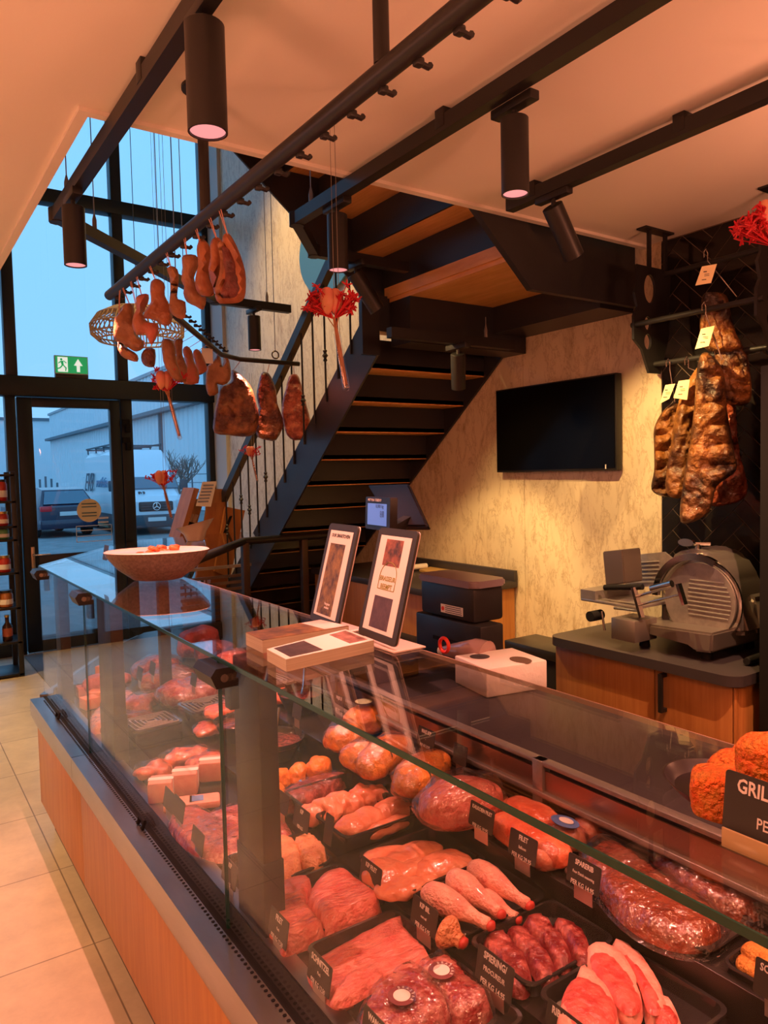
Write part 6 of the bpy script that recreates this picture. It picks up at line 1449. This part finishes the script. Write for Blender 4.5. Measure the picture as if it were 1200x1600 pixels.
# ---------------------------------------------------------------- shelf of jars by the entrance
x1_, x0_ = .985, .40
ss = thing('jar_shelf', 'black metal shelf of jars and bottles beside the entrance door', 'shelf', (.69, 7.0, 0))
def at7(y): return aY(6.85, 10, y).z
def SHL(bm, n, m): return obj(n, bm, m, ss)
xr = aY(6.85, 22, 800).x-.69; HT = at7(737)
for x in (-.30, xr):
    for y in (-.15, .2): SHL(box(NB(), (x-.02, y-.02, 0), (x+.02, y+.02, HT), .003), 'upright', BLK)
lv = [at7(p) for p in (783, 822, 843, 895, 950, 1004)]; lv = [z for z in lv if z > .05]+[.03]
for z in lv+[HT-.02]: SHL(box(NB(), (-.31, -.17, z-.018), (xr+.015, .22, z), .002), 'shelf_board', BLK)
JL = [mat('jar_red', (.45, .03, .02), .3), mat('jar_green', (.10, .28, .12), .3), mat('jar_amber', (.35, .12, .03), .2), mat('jar_dark', (.05, .02, .015), .15)]
LIDM = [mat('lid_black', (.02, .02, .02), .4), mat('lid_gold', (.5, .36, .12), .3, .8)]
def jar(label, x, z, r_, h, m, lid, bottle=False):
    t = thing('bottle' if bottle else 'jar', label, 'bottle' if bottle else 'jar', (.69+x, 6.92, z+.001))
    pr = [(r_*.9, 0), (r_, .006), (r_, h*.62), (r_*.42, h*.78), (r_*.40, h)] if bottle else [(r_*.9, 0), (r_, .006), (r_, h*.85), (r_*.85, h)]
    obj('glass', lathe(NB(), pr, 18), m, t); obj('lid', lathe(NB(), [(r_*.48 if bottle else r_*.9, h), (r_*.48 if bottle else r_*.9, h+.02)], 16), lid, t)
    obj('label', lathe(NB(), [(r_+.0006, h*.2), (r_+.0006, h*.55)], 18), PAPER if not bottle else mat('bottle_label', (.4, .1, .05), .5), t)
names = ('top', 'second', 'third', 'fourth', 'fifth', 'lowest')
rows = [(0, .05, .16, False), (0, .05, .1, False), (1, .05, .085, False), (0, .05, .12, False), (2, .055, .12, False), (3, .04, .20, True)]
for k, z in enumerate(lv[:6]):
    if k >= len(rows): break
    mi, r_, h, bo = rows[k]
    for j in range(2):
        up = (lv[k-1] if k else HT-.02)-z-.03
        jar(('right-hand ' if j == 0 else 'left-hand ')+('dark bottle' if bo else ('red jar', 'green jar', 'amber jar', 'dark jar')[mi])+' on the '+names[k]+' board of the entrance shelf', xr-.085-(r_*2+.02)*j, z, r_, min(h, up), JL[mi], LIDM[k % 2], bo)
o = obj('door_mat', box(NB(), (1.05, 5.9, .001), (2.05, 7.58, .010), .002), mat('mat_grey', (.17, .16, .15), .95, c2=(.22, .21, .2), scale=90)); tag(o, 'grey entrance mat on the floor inside the glass door', 'mat')

# wooden bottle rack with a paper sheet behind the corner counter
br_ = thing('bottle_rack', 'slanted wooden bottle rack with a printed white sheet, behind the corner counter', 'bottle rack', (1.95, 5.35, 0))
YB = 5.35
def B2(x, y, Y_=YB): p = aY(Y_, x, y); return (p.x-1.95, p.z)
fB = frame((0, 0, 0), (1, 0, 0), (0, 0, 1))
def bp(pts, y0, y1, nm, m, Y_=YB, par=br_): return obj(nm, prism(NB(), [B2(*p, Y_=Y_) for p in pts], fB, -y1, -y0), m, par)
bp([(296, 762), (304, 764), (281, 838), (273, 840)], -.10, .14, 'side_board', WOODR)
bp([(298, 780), (328, 780), (300, 880), (276, 872)], .12, .14, 'back_board', WOODR)
bp([(322, 765), (350, 765), (346, 800), (330, 900), (300, 905)], -.08, -.05, 'middle_board', WOODR)
bp([(326, 764), (350, 764), (348, 950), (322, 950)], .02, .06, 'post', WOODR)
bp([(343, 791), (373, 797), (362, 846), (350, 900), (326, 890)], -.12, -.09, 'slotted_board', WOODR)
bp([(349, 806), (353, 805), (343, 832), (339, 832)], -.125, -.12, 'slot', MATTE)
bp([(328, 870), (352, 880), (350, 960), (320, 955)], -.06, .06, 'lower_box', WOODR)
bp([(305, 753), (327, 752), (318, 791), (295, 790)], -.15, -.148, 'printed_sheet', PAPER)
bm = NB()
for k in range(6):
    a, b = B2(306-1.6*k, 758+5*k), B2(322-1.6*k, 757.5+5*k); box(bm, (a[0], -.152, a[1]-.008), (b[0], -.1505, a[1]+.004))
obj('sheet_print', bm, mat('print_blue', (.25, .3, .42), .6), br_)
obj('leg_board', box(NB(), (-.12, -.05, 0), (.16, .05, .75), .004), WOODR, br_)
for i, (p, q, lb) in enumerate((((301, 803), (288, 835), 'left dark wine bottle lying in the wooden rack'), ((307, 804), (294, 838), 'right dark wine bottle lying in the wooden rack'))):
    a, b = aY(YB-.02, *p), aY(YB-.02, *q); t = thing('wine_bottle', lb, 'bottle', b)
    d = a-b; obj('glass', tube(NB(), [d*-.9, d*.2, d*.45, d*.62], [.036, .036, .016, .014], 14), mat('bottle_black', (.01, .012, .012), .1), t)
    obj('cork_cap', tube(NB(), [d*.62, d*1.0], .0155, 12), mat('cork', (.5, .36, .22), .7), t)
